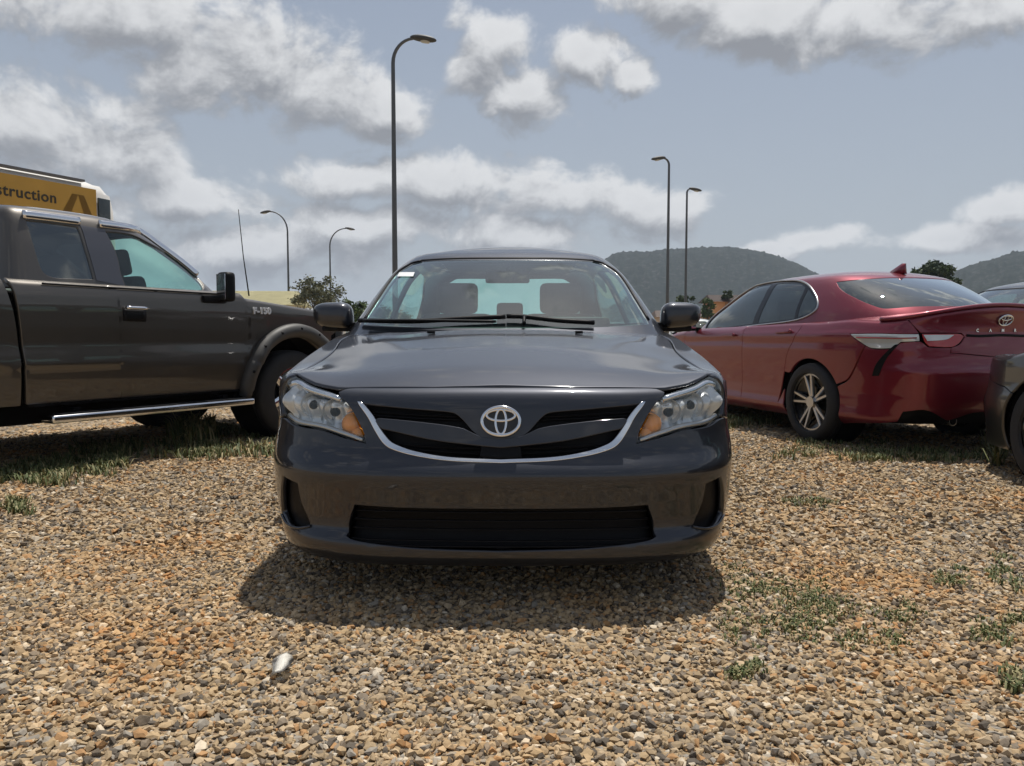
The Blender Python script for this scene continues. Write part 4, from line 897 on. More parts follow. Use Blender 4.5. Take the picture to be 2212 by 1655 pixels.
    def ov(cx, cy, rx, ry): return [ep + nn * .010 + Vector((1, 0, 0)) * (cx + rx * math.cos(t)) + up * (cy + ry * math.sin(t)) for t in np.linspace(0, 2 * math.pi, 37)[:-1]]
    em = tube('emblem', ov(0, 0, .062, .042), .0062, CHROME, root, 8, True); tube('emblem_ring', ov(0, .017, .046, .017), .005, CHROME, em, 8, True); tube('emblem_ring', ov(0, 0, .018, .038), .005, CHROME, em, 8, True)
    for k, ch in enumerate('CAMRY'):
        q = LOW.ev([C.uv(LOW, ('r', abs((2 - k) * .115), .94))])[0][0]; x = (2 - k) * .115
        text_mesh('letter', ch, .032, CHROME, root, Matrix.Translation((x, q[1] + .004, .94)) @ Matrix(((-1, 0, 0, 0), (0, 0, 1, 0), (0, 1, 0, 0), (0, 0, 0, 1))), .003, bold=.001)
    for sd_ in (1, -1):
        bm = bmesh.new(); add_box(bm, (sd_ * 1.0, 1.72, 1.02), (.20, .13, .13), None, .045, 3); mi = bm_obj('door_mirror', bm, RED, root, angle=60)
        box('mirror_glass', (sd_ * 1.0, 1.787, 1.02), (.16, .004, .095), CHROME, mi, bev=.001); box('mirror_arm', (sd_ * .90, 1.74, .965), (.12, .07, .04), BLACK, mi, bev=.01)
        for yy in (.95, wy):
            wheel(root, sd_ * .80, yy, wz, wr_, .245, .235, SATIN, 5, True, sd_, spoke_w=.026); lathe('wheel_liner', [(-.14, .385), (.1, .39)], DARK, root, n=32, axis='X', c=(sd_ * .74, yy, wz + .02))
    seat(root, -.36, 2.6, .46, .52, .58); seat(root, .36, 2.6, .46, .52, .58); box('rear_bench', (0, 3.5, .68), (1.3, .16, .5), FABRIC, root, bev=.05)
    box('dashboard', (0, 1.75, .88), (1.4, .5, .16), DASH, root, bev=.05); box('cabin_floor', (0, 2.5, .32), (1.4, 2.6, .04), DASH, root); box('parcel_shelf', (0, 3.9, .98), (1.2, .5, .03), DASH, root)
    box('underbody', (0, 2.45, .30), (1.4, 4.0, .14), DARK, root); box('trunk_floor', (0, 4.4, .42), (1.2, .7, .1), DARK, root)
    return root
PRIVACY2 = glass('grey_tinted_glass', (.16, .20, .20), 1.5)
red_car = build_red()
props(red_car, 'deep red sedan with silver multi-spoke wheel, seen from its rear corner, right', 'car')
# ------------------------------------------------------------------ other parked cars
BLACKP = paint('black_paint', (.012, .014, .015), metal=.3, rough=.35, dusty=.03)
NAVYP = paint('navy_paint', (.012, .018, .030), metal=.4, rough=.35, dusty=.03)
WHITEP = paint('white_paint', (.70, .71, .70), metal=0., rough=.4, dusty=.05)
def car_copy(name, loc, rz, pnt, label, scale=1.0):
    o = copy_tree(sedan, None, {'dark_grey_metallic_paint': pnt}); o.name = name; o.location = loc; o.rotation_euler = (0, 0, R(rz)); o.scale = (scale,) * 3
    props(o, label, 'car', 'other cars parked on the gravel lot'); return o
car_copy('parked_sedan', (4.02, 5.58, 0), 180, BLACKP, 'black car cut off by the right edge, its headlight corner beside the red sedan')
car_copy('parked_sedan', (4.88, 10.05, 0), -72.5, NAVYP, 'dark navy car half hidden behind the red sedan at the right edge', 1.15)
car_copy('parked_sedan', (7.6, 31.0, 0), 160, WHITEP, 'small white car far back between the grey sedan mirror and the red sedan')

# ------------------------------------------------------------------ ground
gm = bpy.data.materials.new('gravel_lot'); gm.use_nodes = True; t = gm.node_tree; b = t.nodes['Principled BSDF']; b.inputs['Roughness'].default_value = .95; b.inputs['Specular IOR Level'].default_value = .15
tcx = N(t, 'ShaderNodeTexCoord'); vo = N(t, 'ShaderNodeTexVoronoi'); vo.inputs['Scale'].default_value = 75; link(t, tcx.outputs['Object'], vo.inputs['Vector'])
sc_ = N(t, 'ShaderNodeSeparateColor'); link(t, vo.outputs['Color'], sc_.inputs[0])
rp = N(t, 'ShaderNodeValToRGB'); link(t, sc_.outputs[0], rp.inputs[0]); els = rp.color_ramp.elements
STONES = [(0.0, (0.105, 0.091, 0.076)), (0.09, (0.219, 0.181, 0.139)), (0.26, (0.324, 0.248, 0.158)), (0.46, (0.391, 0.292, 0.177)), (0.64, (0.439, 0.343, 0.229)), (0.8, (0.372, 0.224, 0.11)), (0.88, (0.286, 0.263, 0.229)), (0.96, (0.553, 0.487, 0.391))]
def ramp(els, cols):
    while len(els) < len(cols): els.new(.5)
    for e, (p, c) in zip(els, cols): e.position = p; e.color = (*c, 1)
ramp(els, STONES)
n1 = N(t, 'ShaderNodeTexNoise'); n1.inputs['Scale'].default_value = .9; n1.inputs['Detail'].default_value = 6; link(t, tcx.outputs['Object'], n1.inputs['Vector'])
far = N(t, 'ShaderNodeValToRGB'); link(t, n1.outputs['Fac'], far.inputs[0]); ramp(far.color_ramp.elements, [(.35, (.30, .24, .165)), (.6, (.37, .29, .19)), (.75, (.16, .17, .07))])
pos = N(t, 'ShaderNodeSeparateXYZ'); link(t, tcx.outputs['Object'], pos.inputs[0])
fm = N(t, 'ShaderNodeMapRange'); link(t, pos.outputs['Y'], fm.inputs[0]); fm.inputs[1].default_value = 14; fm.inputs[2].default_value = 26
mxc = N(t, 'ShaderNodeMix', data_type='RGBA'); link(t, fm.outputs[0], mxc.inputs[0]); link(t, rp.outputs[0], mxc.inputs[6]); link(t, far.outputs[0], mxc.inputs[7]); link(t, mxc.outputs[2], b.inputs['Base Color'])
bp = N(t, 'ShaderNodeBump'); bp.inputs['Strength'].default_value = .8; bp.inputs['Distance'].default_value = .02; bp.invert = True; link(t, vo.outputs['Distance'], bp.inputs['Height']); link(t, bp.outputs[0], b.inputs['Normal'])
bm = bmesh.new(); bmesh.ops.create_circle(bm, cap_ends=True, segments=64, radius=2600); ground = bm_obj('ground', bm, gm); props(ground, kind='structure')

# loose gravel: every stone a faceted lump, colour picked per stone
sm = bpy.data.materials.new('gravel_stone'); sm.use_nodes = True; t = sm.node_tree; b = t.nodes['Principled BSDF']; b.inputs['Roughness'].default_value = .85; b.inputs['Specular IOR Level'].default_value = .25
ge = N(t, 'ShaderNodeNewGeometry'); tcx = N(t, 'ShaderNodeTexCoord')
rp = N(t, 'ShaderNodeValToRGB'); rp.color_ramp.interpolation = 'CONSTANT'; link(t, ge.outputs['Random Per Island'], rp.inputs[0]); ramp(rp.color_ramp.elements, STONES)
n1 = N(t, 'ShaderNodeTexNoise'); n1.inputs['Scale'].default_value = 1.1; n1.inputs['Detail'].default_value = 3; link(t, tcx.outputs['Object'], n1.inputs['Vector'])
pr_ = N(t, 'ShaderNodeValToRGB'); link(t, n1.outputs['Fac'], pr_.inputs[0]); ramp(pr_.color_ramp.elements, [(.34, (.90, .88, .86)), (.52, (1.03, .98, .90)), (.68, (1.14, .92, .68))])
n2 = N(t, 'ShaderNodeTexNoise'); n2.inputs['Scale'].default_value = 70; n2.inputs['Detail'].default_value = 5; link(t, tcx.outputs['Object'], n2.inputs['Vector'])
m1 = N(t, 'ShaderNodeMix', data_type='RGBA', blend_type='MULTIPLY'); m1.inputs[0].default_value = 1; link(t, rp.outputs[0], m1.inputs[6]); link(t, pr_.outputs[0], m1.inputs[7])
hv = N(t, 'ShaderNodeHueSaturation'); link(t, m1.outputs[2], hv.inputs['Color']); link(t, mth(t, 'MULTIPLY_ADD', n2.outputs['Fac'], .55, .74), hv.inputs['Value']); link(t, hv.outputs[0], b.inputs['Base Color'])
bp = N(t, 'ShaderNodeBump'); bp.inputs['Strength'].default_value = .25; bp.inputs['Distance'].default_value = .006; link(t, n2.outputs['Fac'], bp.inputs['Height']); link(t, bp.outputs[0], b.inputs['Normal'])
def ico():
    bm = bmesh.new(); bmesh.ops.create_icosphere(bm, subdivisions=1, radius=1); V = np.array([v.co[:] for v in bm.verts]); F_ = np.array([[v.index for v in f.verts] for f in bm.faces]); bm.free(); return V, F_
def dome():
    V, F_ = ico(); k = V[F_].mean(1)[:, 2] > -.35; return V, F_[k]
def octa8(): return np.array([(1, 0, 0), (0, 1, 0), (-1, 0, 0), (0, -1, 0), (0, 0, 1), (0, 0, -1)], float) * 1.15, np.array([(0, 1, 4), (1, 2, 4), (2, 3, 4), (3, 0, 4), (1, 0, 5), (2, 1, 5), (3, 2, 5), (0, 3, 5)])
def octa(): return np.array([(1, 0, 0), (0, 1, 0), (-1, 0, 0), (0, -1, 0), (0, 0, 1), (0, 0, -1)], float) * 1.15, np.array([(0, 1, 4), (1, 2, 4), (2, 3, 4), (3, 0, 4)])
def rotm(n):
    q = RNG.normal(size=(n, 4)); q /= np.linalg.norm(q, axis=1)[:, None]; w, x, y, z = q.T
    return np.stack([1 - 2 * (y * y + z * z), 2 * (x * y - z * w), 2 * (x * z + y * w), 2 * (x * y + z * w), 1 - 2 * (x * x + z * z), 2 * (y * z - x * w), 2 * (x * z - y * w), 2 * (y * z + x * w), 1 - 2 * (x * x + y * y)], 1).reshape(n, 3, 3)
def gravel(name, y0, y1, dens, smin, smax, base, label, upright=False):
    BV, BF = base; n = int(dens * 1.0 * (1.40 * (y1 * y1 - y0 * y0) / 2 + 1.6 * (y1 - y0)))
    yy = np.sqrt(RNG.random(n) * (y1 * y1 - y0 * y0) + y0 * y0); xx = (RNG.random(n) * 2 - 1) * (.70 * yy + .8)
    from mathutils import noise as mn_
    kp = np.array([mn_.noise(Vector((a * .55, b_ * .55, 4.2))) + .5 * mn_.noise(Vector((a * 2.1, b_ * 2.1, 9.1))) for a, b_ in zip(xx, yy)]); kp = RNG.random(n) > np.clip((kp - .22) * 1.2, 0, .28); xx = xx[kp]; yy = yy[kp]; n = len(xx)
    s = smin + (smax - smin) * RNG.random(n) ** 2.2
    A = np.stack([s * (.8 + .5 * RNG.random(n)), s * (.7 + .4 * RNG.random(n)), s * (.5 + .35 * RNG.random(n))], 1)
    Rm = rotm(n)
    if upright:
        a = RNG.random(n) * 6.283; c, s_ = np.cos(a), np.sin(a); Rm = np.zeros((n, 3, 3)); Rm[:, 0, 0] = c; Rm[:, 0, 1] = -s_; Rm[:, 1, 0] = s_; Rm[:, 1, 1] = c; Rm[:, 2, 2] = 1
    V = BV[None] * (1 + .30 * RNG.normal(size=(n, len(BV), 1)).clip(-1.4, 1.4)) * A[:, None, :]
    V = np.einsum('nij,nkj->nki', Rm, V); V[..., 2] *= .75
    V[..., 0] += xx[:, None]; V[..., 1] += yy[:, None]; V[..., 2] += (s * (.10 + .45 * RNG.random(n)))[:, None]
    F_ = (BF[None] + (np.arange(n) * len(BV))[:, None, None]).reshape(-1, 3); V = V.reshape(-1, 3)
    me = bpy.data.meshes.new(name); me.vertices.add(len(V)); me.vertices.foreach_set('co', V.astype(np.float32).ravel())
    me.loops.add(F_.size); me.loops.foreach_set('vertex_index', F_.astype(np.int32).ravel())
    me.polygons.add(len(F_)); me.polygons.foreach_set('loop_start', np.arange(0, F_.size, 3, dtype=np.int32)); me.polygons.foreach_set('loop_total', np.full(len(F_), 3, np.int32))
    me.polygons.foreach_set('use_smooth', np.zeros(len(F_), bool)); me.update(calc_edges=True); o = link_mesh(name, me, sm); props(o, label, 'gravel', kind='stuff'); return o
gravel('near_gravel', 1.35, 3.3, 7000, .006, .0155, ico(), 'tan and grey gravel stones covering the ground in front of the cars')
gravel('middle_gravel', 3.3, 7.0, 2600, .008, .020, octa8(), 'tan gravel stones between the parked cars')
gravel('far_gravel', 7.0, 15.0, 520, .012, .026, octa(), 'tan gravel stones behind the parked cars', True)

# grass and weeds in patches (pixel boxes of the photograph, dropped on the ground)
def gpt(px, py):
    b_ = CY - py; cp, sp__ = math.cos(PITCH), math.sin(PITCH); d = np.array([px - CX, FPX * cp + b_ * sp__, -FPX * sp__ + b_ * cp]); return d[:2] * (CAMH / -d[2])
GR = bpy.data.materials.new('grass'); GR.use_nodes = True; t = GR.node_tree; b = t.nodes['Principled BSDF']; b.inputs['Roughness'].default_value = .7
ge = N(t, 'ShaderNodeNewGeometry'); rp = N(t, 'ShaderNodeValToRGB'); link(t, ge.outputs['Random Per Island'], rp.inputs[0]); ramp(rp.color_ramp.elements, [(0, (.05, .07, .022)), (.45, (.10, .125, .035)), (.7, (.19, .18, .07)), (1, (.36, .29, .15))]); link(t, rp.outputs[0], b.inputs['Base Color'])
PATCH = [(0, 1014, 180, 1054, 260, .07), (0, 1082, 70, 1112, 90, .05), (214, 990, 275, 1016, 170, .08), (380, 925, 470, 968, 230, .20), (180, 960, 600, 992, 420, .09), (470, 925, 620, 948, 200, .08), (60, 995, 240, 1030, 260, .07),
         (1698, 1078, 1800, 1104, 90, .022), (1560, 1228, 1790, 1390, 300, .013), (1690, 1290, 1800, 1380, 160, .014), (1800, 1300, 1975, 1396, 170, .013), (2012, 1232, 2108, 1270, 80, .018), (2140, 1200, 2212, 1280, 90, .020), (2108, 1343, 2212, 1404, 90, .018),
         (1600, 1260, 1700, 1290, 60, .018), (1560, 905, 1690, 928, 200, .09), (1690, 945, 1900, 990, 260, .05), (1850, 975, 2150, 1000, 360, .06), (2130, 960, 2180, 1005, 60, .16), (1575, 1440, 1640, 1470, 50, .02), (2180, 1450, 2212, 1500, 40, .03)]
V = []; F_ = []
for (x0, y0, x1, y1, n, h) in PATCH:
    cl = [(random.uniform(x0, x1), random.uniform(y0, y1)) for _ in range(max(4, n // 7))]
    for k in range(n):
        c = random.choice(cl); p = gpt(c[0] + random.gauss(0, (x1 - x0) * .07), c[1] + random.gauss(0, (y1 - y0) * .08))
        for q in range(4):
            a = random.uniform(0, 6.28); L_ = h * random.uniform(.45, 1.15); w = random.uniform(.0018, .004) * (1 + 6 * h); ln = random.uniform(.2, 1.0); dx, dy = math.cos(a), math.sin(a)
            px_, py_ = p[0] + random.gauss(0, .012), p[1] + random.gauss(0, .012); i = len(V)
            V += [(px_ - dy * w, py_ + dx * w, .004), (px_ + dy * w, py_ - dx * w, .004), (px_ + dx * L_ * ln * .45 + dy * w * .8, py_ + dy * L_ * ln * .45 - dx * w * .8, L_ * .65 + .008), (px_ + dx * L_ * ln * .45 - dy * w * .8, py_ + dy * L_ * ln * .45 + dx * w * .8, L_ * .65 + .008), (px_ + dx * L_ * ln, py_ + dy * L_ * ln, L_ * (1 - .35 * ln) + .006)]
            F_ += [(i, i + 1, i + 2, i + 3), (i + 3, i + 2, i + 4)]
props(mk('grass', V, F_, GR), 'green weeds and grass growing through the gravel', 'grass', kind='stuff')

# scrap of white paper on the gravel
P0 = gpt(596, 1484); P1 = gpt(622, 1438)
bm = bmesh.new(); pts = []
for k in range(9):
    f = k / 8; c = P0 * (1 - f) + P1 * f; w = .030 * (1 - 1.2 * abs(f - .55)); z = .034 + .005 * math.sin(f * 3.1); row = []
    for u in (-1, 0, 1): row.append((c[0] + u * w + .004 * math.sin(f * 5), c[1] + u * .003, z + .004 * (1 - u * u)))
    pts.append([bm.verts.new(p) for p in row])
for k in range(8):
    for u in range(2): bm.faces.new((pts[k][u], pts[k][u + 1], pts[k + 1][u + 1], pts[k + 1][u]))
bmesh.ops.solidify(bm, geom=bm.faces[:], thickness=.0015)
props(bm_obj('paper_scrap', bm, mat('white_paper', (.88, .86, .80), .6, vary=.05, vscale=40), smooth=True), 'thin white paper strip lying on the gravel in the left foreground', 'litter')

# ------------------------------------------------------------------ street lamps
POLE = mat('lamp_pole_steel', (.09, .095, .10), .45, .6, vary=.2, vscale=3); LHEAD = mat('lamp_head', (.030, .030, .028), .6, vary=.2)
def street_lamp(px, ytop, dist, arm, ang, label, heads=1):
    X = (px - CX) / FPX * dist; Hh = CAMH + (YH - ytop) / FPX * dist; o = thing('street_lamp', (X, dist, 0)); props(o, label, 'street lamp', 'street lamps behind the lot')
    ca, sa = math.cos(R(ang)), math.sin(R(ang)); rb = min(1.7, arm); P = [(0, 0, 0), (0, 0, Hh * .3), (0, 0, Hh * .6), (0, 0, Hh - rb * 1.1)]; rad = [.115, .10, .085, .07]
    for k in range(1, 9):
        a = math.pi / 2 * k / 8; r_ = rb * (1 - math.cos(a)); P.append((ca * r_, sa * r_, Hh - rb * 1.1 + rb * 1.1 * math.sin(a))); rad.append(.07 - .0025 * k)
    P.append((ca * arm, sa * arm, Hh + .03)); rad.append(.045)
    tube('pole', P, rad, POLE, o, 10)
    lathe('base_plate', [(0, .26), (.03, .26), (.04, .16), (.5, .15), (.55, .115)], POLE, o, n=20, axis='Z')
    bm = bmesh.new(); bmesh.ops.create_uvsphere(bm, u_segments=18, v_segments=10, radius=1)
    for v in bm.verts: v.co = Vector((v.co.x * .50, v.co.y * .20, v.co.z * (.13 if v.co.z > 0 else .10)))
    h = bm_obj('lamp_head', bm, LHEAD, o, smooth=True); h.location = (ca * (arm + .38), sa * (arm + .38), Hh - .03); h.rotation_euler = (0, R(10), R(ang))
    l = lathe('lamp_lens', [(0, .0), (0, .13), (-.05, .11), (-.07, .0)], mat('lamp_glass', (.35, .35, .33), .2), h, n=18, axis='Z'); l.location = (.08, 0, -.07); l.scale = (1.5, 1, 1)
    return o
street_lamp(855, 103, 29.0, .75, -8, 'tall street lamp with arm to the right, rising just left of the grey sedan roof')
street_lamp(626, 460, 67.0, 1.55, 172, 'street lamp with arm to the left, above the front of the pickup')
street_lamp(716, 496, 78.0, 1.6, 5, 'faint farther street lamp with arm to the right, left of the grey sedan')
street_lamp(1440, 350, 48.0, .35, 200, 'street lamp in front of the hill with its head turned left')
street_lamp(1479, 413, 57.0, .25, 10, 'thinner farther street lamp in front of the hill, head turned right')

# ------------------------------------------------------------------ bus with the banner
def build_bus():
    d = Vector((.43, .90, 0)).normalized(); ang = math.atan2(d.y, d.x); o = thing('banner_bus', (-6.62 - 1.083, 13.25 + .517, 0), ang)   # local +x forward, local -y the side facing the lot
    L_, Wd, Hh = 9.0, 2.4, 3.42
    WB = mat('bus_cream', (.62, .61, .58), .45, vary=.12, vscale=2.5); WG = glass('bus_glass', (.10, .12, .13), 1.1)
    bm = bmesh.new(); sec = []
    prof_ = [(-Wd / 2, .5), (-Wd / 2, 2.7), (-Wd / 2 + .02, 3.2), (-Wd / 2 + .10, 3.34), (-Wd / 2 + .28, 3.41), (0, 3.46), (Wd / 2 - .28, 3.41), (Wd / 2 - .10, 3.34), (Wd / 2 - .02, 3.2), (Wd / 2, 2.7), (Wd / 2, .5)]
    for (x, sy, dz) in ((-L_, 1, 0), (-L_ + .15, 1, 0), (-.55, 1, 0), (-.36, .99, -.02), (-.20, .97, -.09), (-.06, .945, -.24), (.03, .91, -.5), (.07, .88, -.9), (.1, .86, -3)):
        sec.append([bm.verts.new((x, y * sy, min(z, Hh + .05 + dz) if z > .6 else z)) for (y, z) in prof_])
    for i in range(len(sec) - 1):
        for k in range(len(prof_) - 1): bm.faces.new((sec[i][k], sec[i][k + 1], sec[i + 1][k + 1], sec[i + 1][k]))
    bm.faces.new(sec[0]); bm.faces.new(sec[-1][::-1]); bmesh.ops.recalc_face_normals(bm, faces=bm.faces); body = bm_obj('body', bm, WB, o, angle=50)
    yb = -Wd / 2 - .004; YEL = mat('yellow_banner', (.50, .29, .045), .6, vary=.15, vscale=3)
    bnr = box('banner', (-4.20, yb - .008, 3.02), (7.64, .016, .46), YEL, o)
    M = Matrix.Translation((-1.06, yb - .020, 3.0)) @ Matrix(((1, 0, 0, 0), (0, 0, -1, 0), (0, 1, 0, 0), (0, 0, 0, 1)))
    text_mesh('banner_text', 'Construction', .232, mat('banner_print', (.035, .03, .018), .6), bnr, M, .003, 1.08, 'RIGHT', .004)
    bm = bmesh.new()
    for pts in (((-.98, 2.80), (-.84, 2.80), (-.70, 3.12), (-.80, 3.12)), ((-.70, 3.12), (-.60, 3.12), (-.46, 2.80), (-.60, 2.80))):
        f = [bm.verts.new((x, yb - .021, z)) for x, z in pts]; bm.faces.new(f)
    bmesh.ops.solidify(bm, geom=bm.faces[:], thickness=.003); bm_obj('banner_emblem', bm, mat('banner_ochre', (.36, .20, .03), .6), bnr)
    box('roof_edge', (-4.5, yb + .055, 3.365), (7.9, .09, .035), mat('roof_edge_grey', (.12, .12, .12), .5), o)
    for k in range(6): box('side_window', (-1.9 - k * 1.15, yb - .004, 2.15), (1.0, .012, .85), WG, o, bev=.003)
    bm = bmesh.new(); add_box(bm, (.04, 0, 2.35), (.12, 1.75, 1.0), None, .04, 2); bm_obj('windshield', bm, WG, o, angle=40)
    box('driver_window', (-.21, yb + .03, 2.88), (.24, .03, .50), WG, o, rot=Matrix.Rotation(R(9), 3, 'Z'), bev=.003); box('door', (-.75, yb - .006, 1.6), (.8, .012, 2.0), WG, o, bev=.003)
    for x in (-1.6, -6.6):
        for s_ in (1, -1):
            w = wheel(o, 0, 0, 0, .48, .27, .26, SATIN, 6, False, 1, spoke_w=.08); w.rotation_euler = (0, 0, R(-90) if s_ < 0 else R(90)); w.location = (x, s_ * 1.05, .48)
    box('chassis', (-4.5, 0, .62), (8.2, 1.6, .25), DARK, o)
    props(o, 'cream bus with a yellow banner lettered Construction, behind the pickup at upper left', 'bus')
build_bus()

# ------------------------------------------------------------------ houses
def house(name, x, y, w, d, h, rh, rz, wallc, roofc, label, eave=.5):
    o = thing(name, (x, y, 0), R(rz)); WM = mat(name + '_wall_' + label[:6], wallc, .8, vary=.12, vscale=1.5); RM = mat(name + '_roof_' + label[:6], roofc, .7, vary=.18, vscale=2)
    box('wall', (0, 0, h / 2), (w, d, h), WM, o)
    bm = bmesh.new(); a = w / 2 + eave; b_ = d / 2 + eave
    for (s_) in (1, -1):
        f = [bm.verts.new(p) for p in ((-a, s_ * b_, h - .05), (a, s_ * b_, h - .05), (a * .86, 0, h + rh), (-a * .86, 0, h + rh))]; bm.faces.new(f if s_ < 0 else f[::-1])
        g = [bm.verts.new(p) for p in ((s_ * a, -b_, h - .05), (s_ * a, b_, h - .05), (s_ * a * .86, 0, h + rh))]; bm.faces.new(g if s_ > 0 else g[::-1])
    bmesh.ops.solidify(bm, geom=bm.faces[:], thickness=.12); bm_obj('roof', bm, RM, o)
    nw = max(2, int(w / 2.6))
    for k in range(nw):
        wx = -w / 2 + w * (k + .5) / nw
        if k == nw // 2: dr = box('door', (wx, -d / 2 - .03, 1.05), (.95, .08, 2.1), mat('door_brown', (.10, .06, .04), .6), o); box('door_handle', (wx + .36, -d / 2 - .09, 1.05), (.05, .05, .12), SATIN, dr)
        else: wn = box('window', (wx, -d / 2 - .02, 1.7), (1.2, .06, 1.1), mat('window_dark', (.03, .035, .04), .15), o); box('window_frame', (wx, -d / 2 - .05, 1.12), (1.35, .10, .08), WHITE, wn)
    return props(o, label, 'house')
def at(px, dist): return (px - CX) / FPX * dist
house('house', at(545, 62), 62, 7.5, 6, 3.1, 1.15, 6, (.62, .60, .50), (.50, .46, .26), 'cream house with pale yellow roof behind the pickup hood')
house('house', at(672, 84), 84, 6.0, 5, 2.8, .9, -8, (.70, .70, .69), (.42, .42, .42), 'small white house behind the feathery tree left of the grey sedan')
house('house', at(1561, 88), 88, 3.4, 4, 4.4, .8, 4, (.55, .27, .12), (.09, .06, .05), 'orange-walled house with dark roof in front of the hill')
house('house', at(1470, 96), 96, 6.5, 5, 2.9, .8, 2, (.48, .36, .26), (.16, .12, .10), 'low tan house at the foot of the hill beside the grey sedan mirror')

# ------------------------------------------------------------------ trees
BARK = mat('bark', (.10, .08, .06), .9, vary=.3, vscale=6, bump=.5, bscale=20)
def leafmat(name, a, b_, c):
    m = bpy.data.materials.new(name); m.use_nodes = True; t = m.node_tree; bs = t.nodes['Principled BSDF']; bs.inputs['Roughness'].default_value = .6; bs.inputs['Specular IOR Level'].default_value = .25
    ge = N(t, 'ShaderNodeNewGeometry'); rp = N(t, 'ShaderNodeValToRGB'); link(t, ge.outputs['Random Per Island'], rp.inputs[0]); ramp(rp.color_ramp.elements, [(0, a), (.55, b_), (1, c)]); link(t, rp.outputs[0], bs.inputs['Base Color']); return m
GREYLEAF = leafmat('olive_leaves', (.075, .085, .042), (.115, .12, .062), (.18, .18, .10)); DARKLEAF = leafmat('dark_leaves', (.018, .035, .012), (.035, .060, .018), (.07, .10, .03)); MIDLEAF = leafmat('green_leaves', (.035, .06, .018), (.06, .10, .03), (.11, .14, .05))
def tree(name, x, y, h, crown_r, crown_h, lm, label, n_cl=26, per=120, leaf=.11, trunk=.12, base=.35, open_=.55, group='trees beyond the lot'):
    o = thing(name, (x, y, 0)); rs = random.Random(sum((i + 1) * ord(ch) for i, ch in enumerate(label))); V = []; F_ = []
    def add(vf):
        i = len(V); V.extend(vf[0]); F_.extend([tuple(q + i for q in f) for f in vf[1]])
    top = Vector((rs.uniform(-.2, .2), 0, h * .62)); add(tube_geo([(0, 0, 0), (.05, 0, h * base * .6), tuple(top * .75), tuple(top)], [trunk, trunk * .8, trunk * .6, trunk * .3], 8))
    cen = []; cz = h - crown_h / 2
    for k in range(n_cl):
        while True:
            p = Vector((rs.uniform(-1, 1), rs.uniform(-1, 1), rs.uniform(-1, 1)))
            if .25 < p.length < 1: break
        c = Vector((p.x * crown_r * .85, p.y * crown_r * .85, cz + p.z * crown_h * .42)); cen.append(c)
        s = top * rs.uniform(.55, .95); mid = (s + c) / 2 + Vector((0, 0, -.12 * crown_h * rs.random())); add(tube_geo([tuple(s), tuple(mid), tuple(c)], [trunk * .3, trunk * .2, trunk * .07], 5))
    tk = mk('trunk', V, F_, BARK, o)
    V = []; F_ = []
    for c in cen:
        r = crown_r * open_ * rs.uniform(.35, .62)
        for q in range(per):
            d = Vector((rs.gauss(0, .5), rs.gauss(0, .5), rs.gauss(0, .36))) * r; p = c + d; s = leaf * rs.uniform(.6, 1.4)
            u = Vector((rs.uniform(-1, 1), rs.uniform(-1, 1), rs.uniform(-.5, .5))).normalized(); w = u.orthogonal().normalized(); w = (w * math.cos(q) + u.cross(w) * math.sin(q)) * .55; i = len(V)
            V += [p - u * s, p + w * s, p + u * s, p - w * s]; F_.append((i, i + 1, i + 2, i + 3))
    mk('crown', V, F_, lm, o, smooth=False); return props(o, label, 'tree', group)
def ht(py, dist): return CAMH + (YH - py) / FPX * dist
tree('acacia_tree', at(686, 46), 46, ht(597, 46), 1.6, 1.9, GREYLEAF, 'feathery olive tree between the pickup and the grey sedan', 24, 120, .085, .09, open_=.5)
tree('acacia_tree', at(655, 52), 52, ht(618, 52), 1.0, 1.3, GREYLEAF, 'thin small tree next to the second street lamp', 14, 90, .085, .07, open_=.45)
tree('bush_tree', at(768, 40), 40, ht(636, 40), .95, 2.2, MIDLEAF, 'dense green shrub tree right behind the grey sedan mirror', 22, 150, .09, .08)
tree('bush_tree', at(725, 70), 70, ht(652, 70), 2.2, 2.6, GREYLEAF, 'low olive thicket tree behind the feathery tree', 22, 130, .13, .1)
tree('round_tree', at(2004, 62), 62, ht(553, 62), 1.75, 3.6, DARKLEAF, 'round dark green tree above the red sedan roof', 40, 200, .13, .16)
tree('round_tree', at(2052, 66), 66, ht(592, 66), 1.0, 2.2, DARKLEAF, 'smaller dark shrub at the right foot of the round tree', 18, 150, .12, .1)
tree('round_tree', at(1945, 64), 64, ht(590, 64), 1.1, 2.0, DARKLEAF, 'low dark shrub at the left foot of the round tree', 16, 150, .12, .1)
tree('bush_tree', at(1480, 72), 72, ht(632, 72), .85, 1.8, DARKLEAF, 'small dark tree at the foot of the second hill lamp', 16, 140, .11, .1)
tree('bush_tree', at(1527, 70), 70, ht(640, 70), .75, 2.4, MIDLEAF, 'green shrub tree left of the orange house', 18, 140, .11, .1)
tree('bush_tree', at(1568, 86), 86, ht(626, 86), .7, 1.2, DARKLEAF, 'dark tree top showing above the orange house', 14, 140, .11, .1)
for k, (px, d, py, r) in enumerate([(590, 95, 652, 2.5), (560, 110, 655, 3.0), (800, 90, 655, 2.4), (850, 100, 662, 2.8)]):
    tree('thicket_tree', at(px, d), d, ht(py, d), r, 3.0, GREYLEAF if k % 2 else MIDLEAF, ['grey-green thicket behind the pickup hood', 'far thicket left of the second street lamp', 'green thicket beside the grey sedan pillar', 'far olive thicket behind the grey sedan'][k], 20, 120, .16, .1)

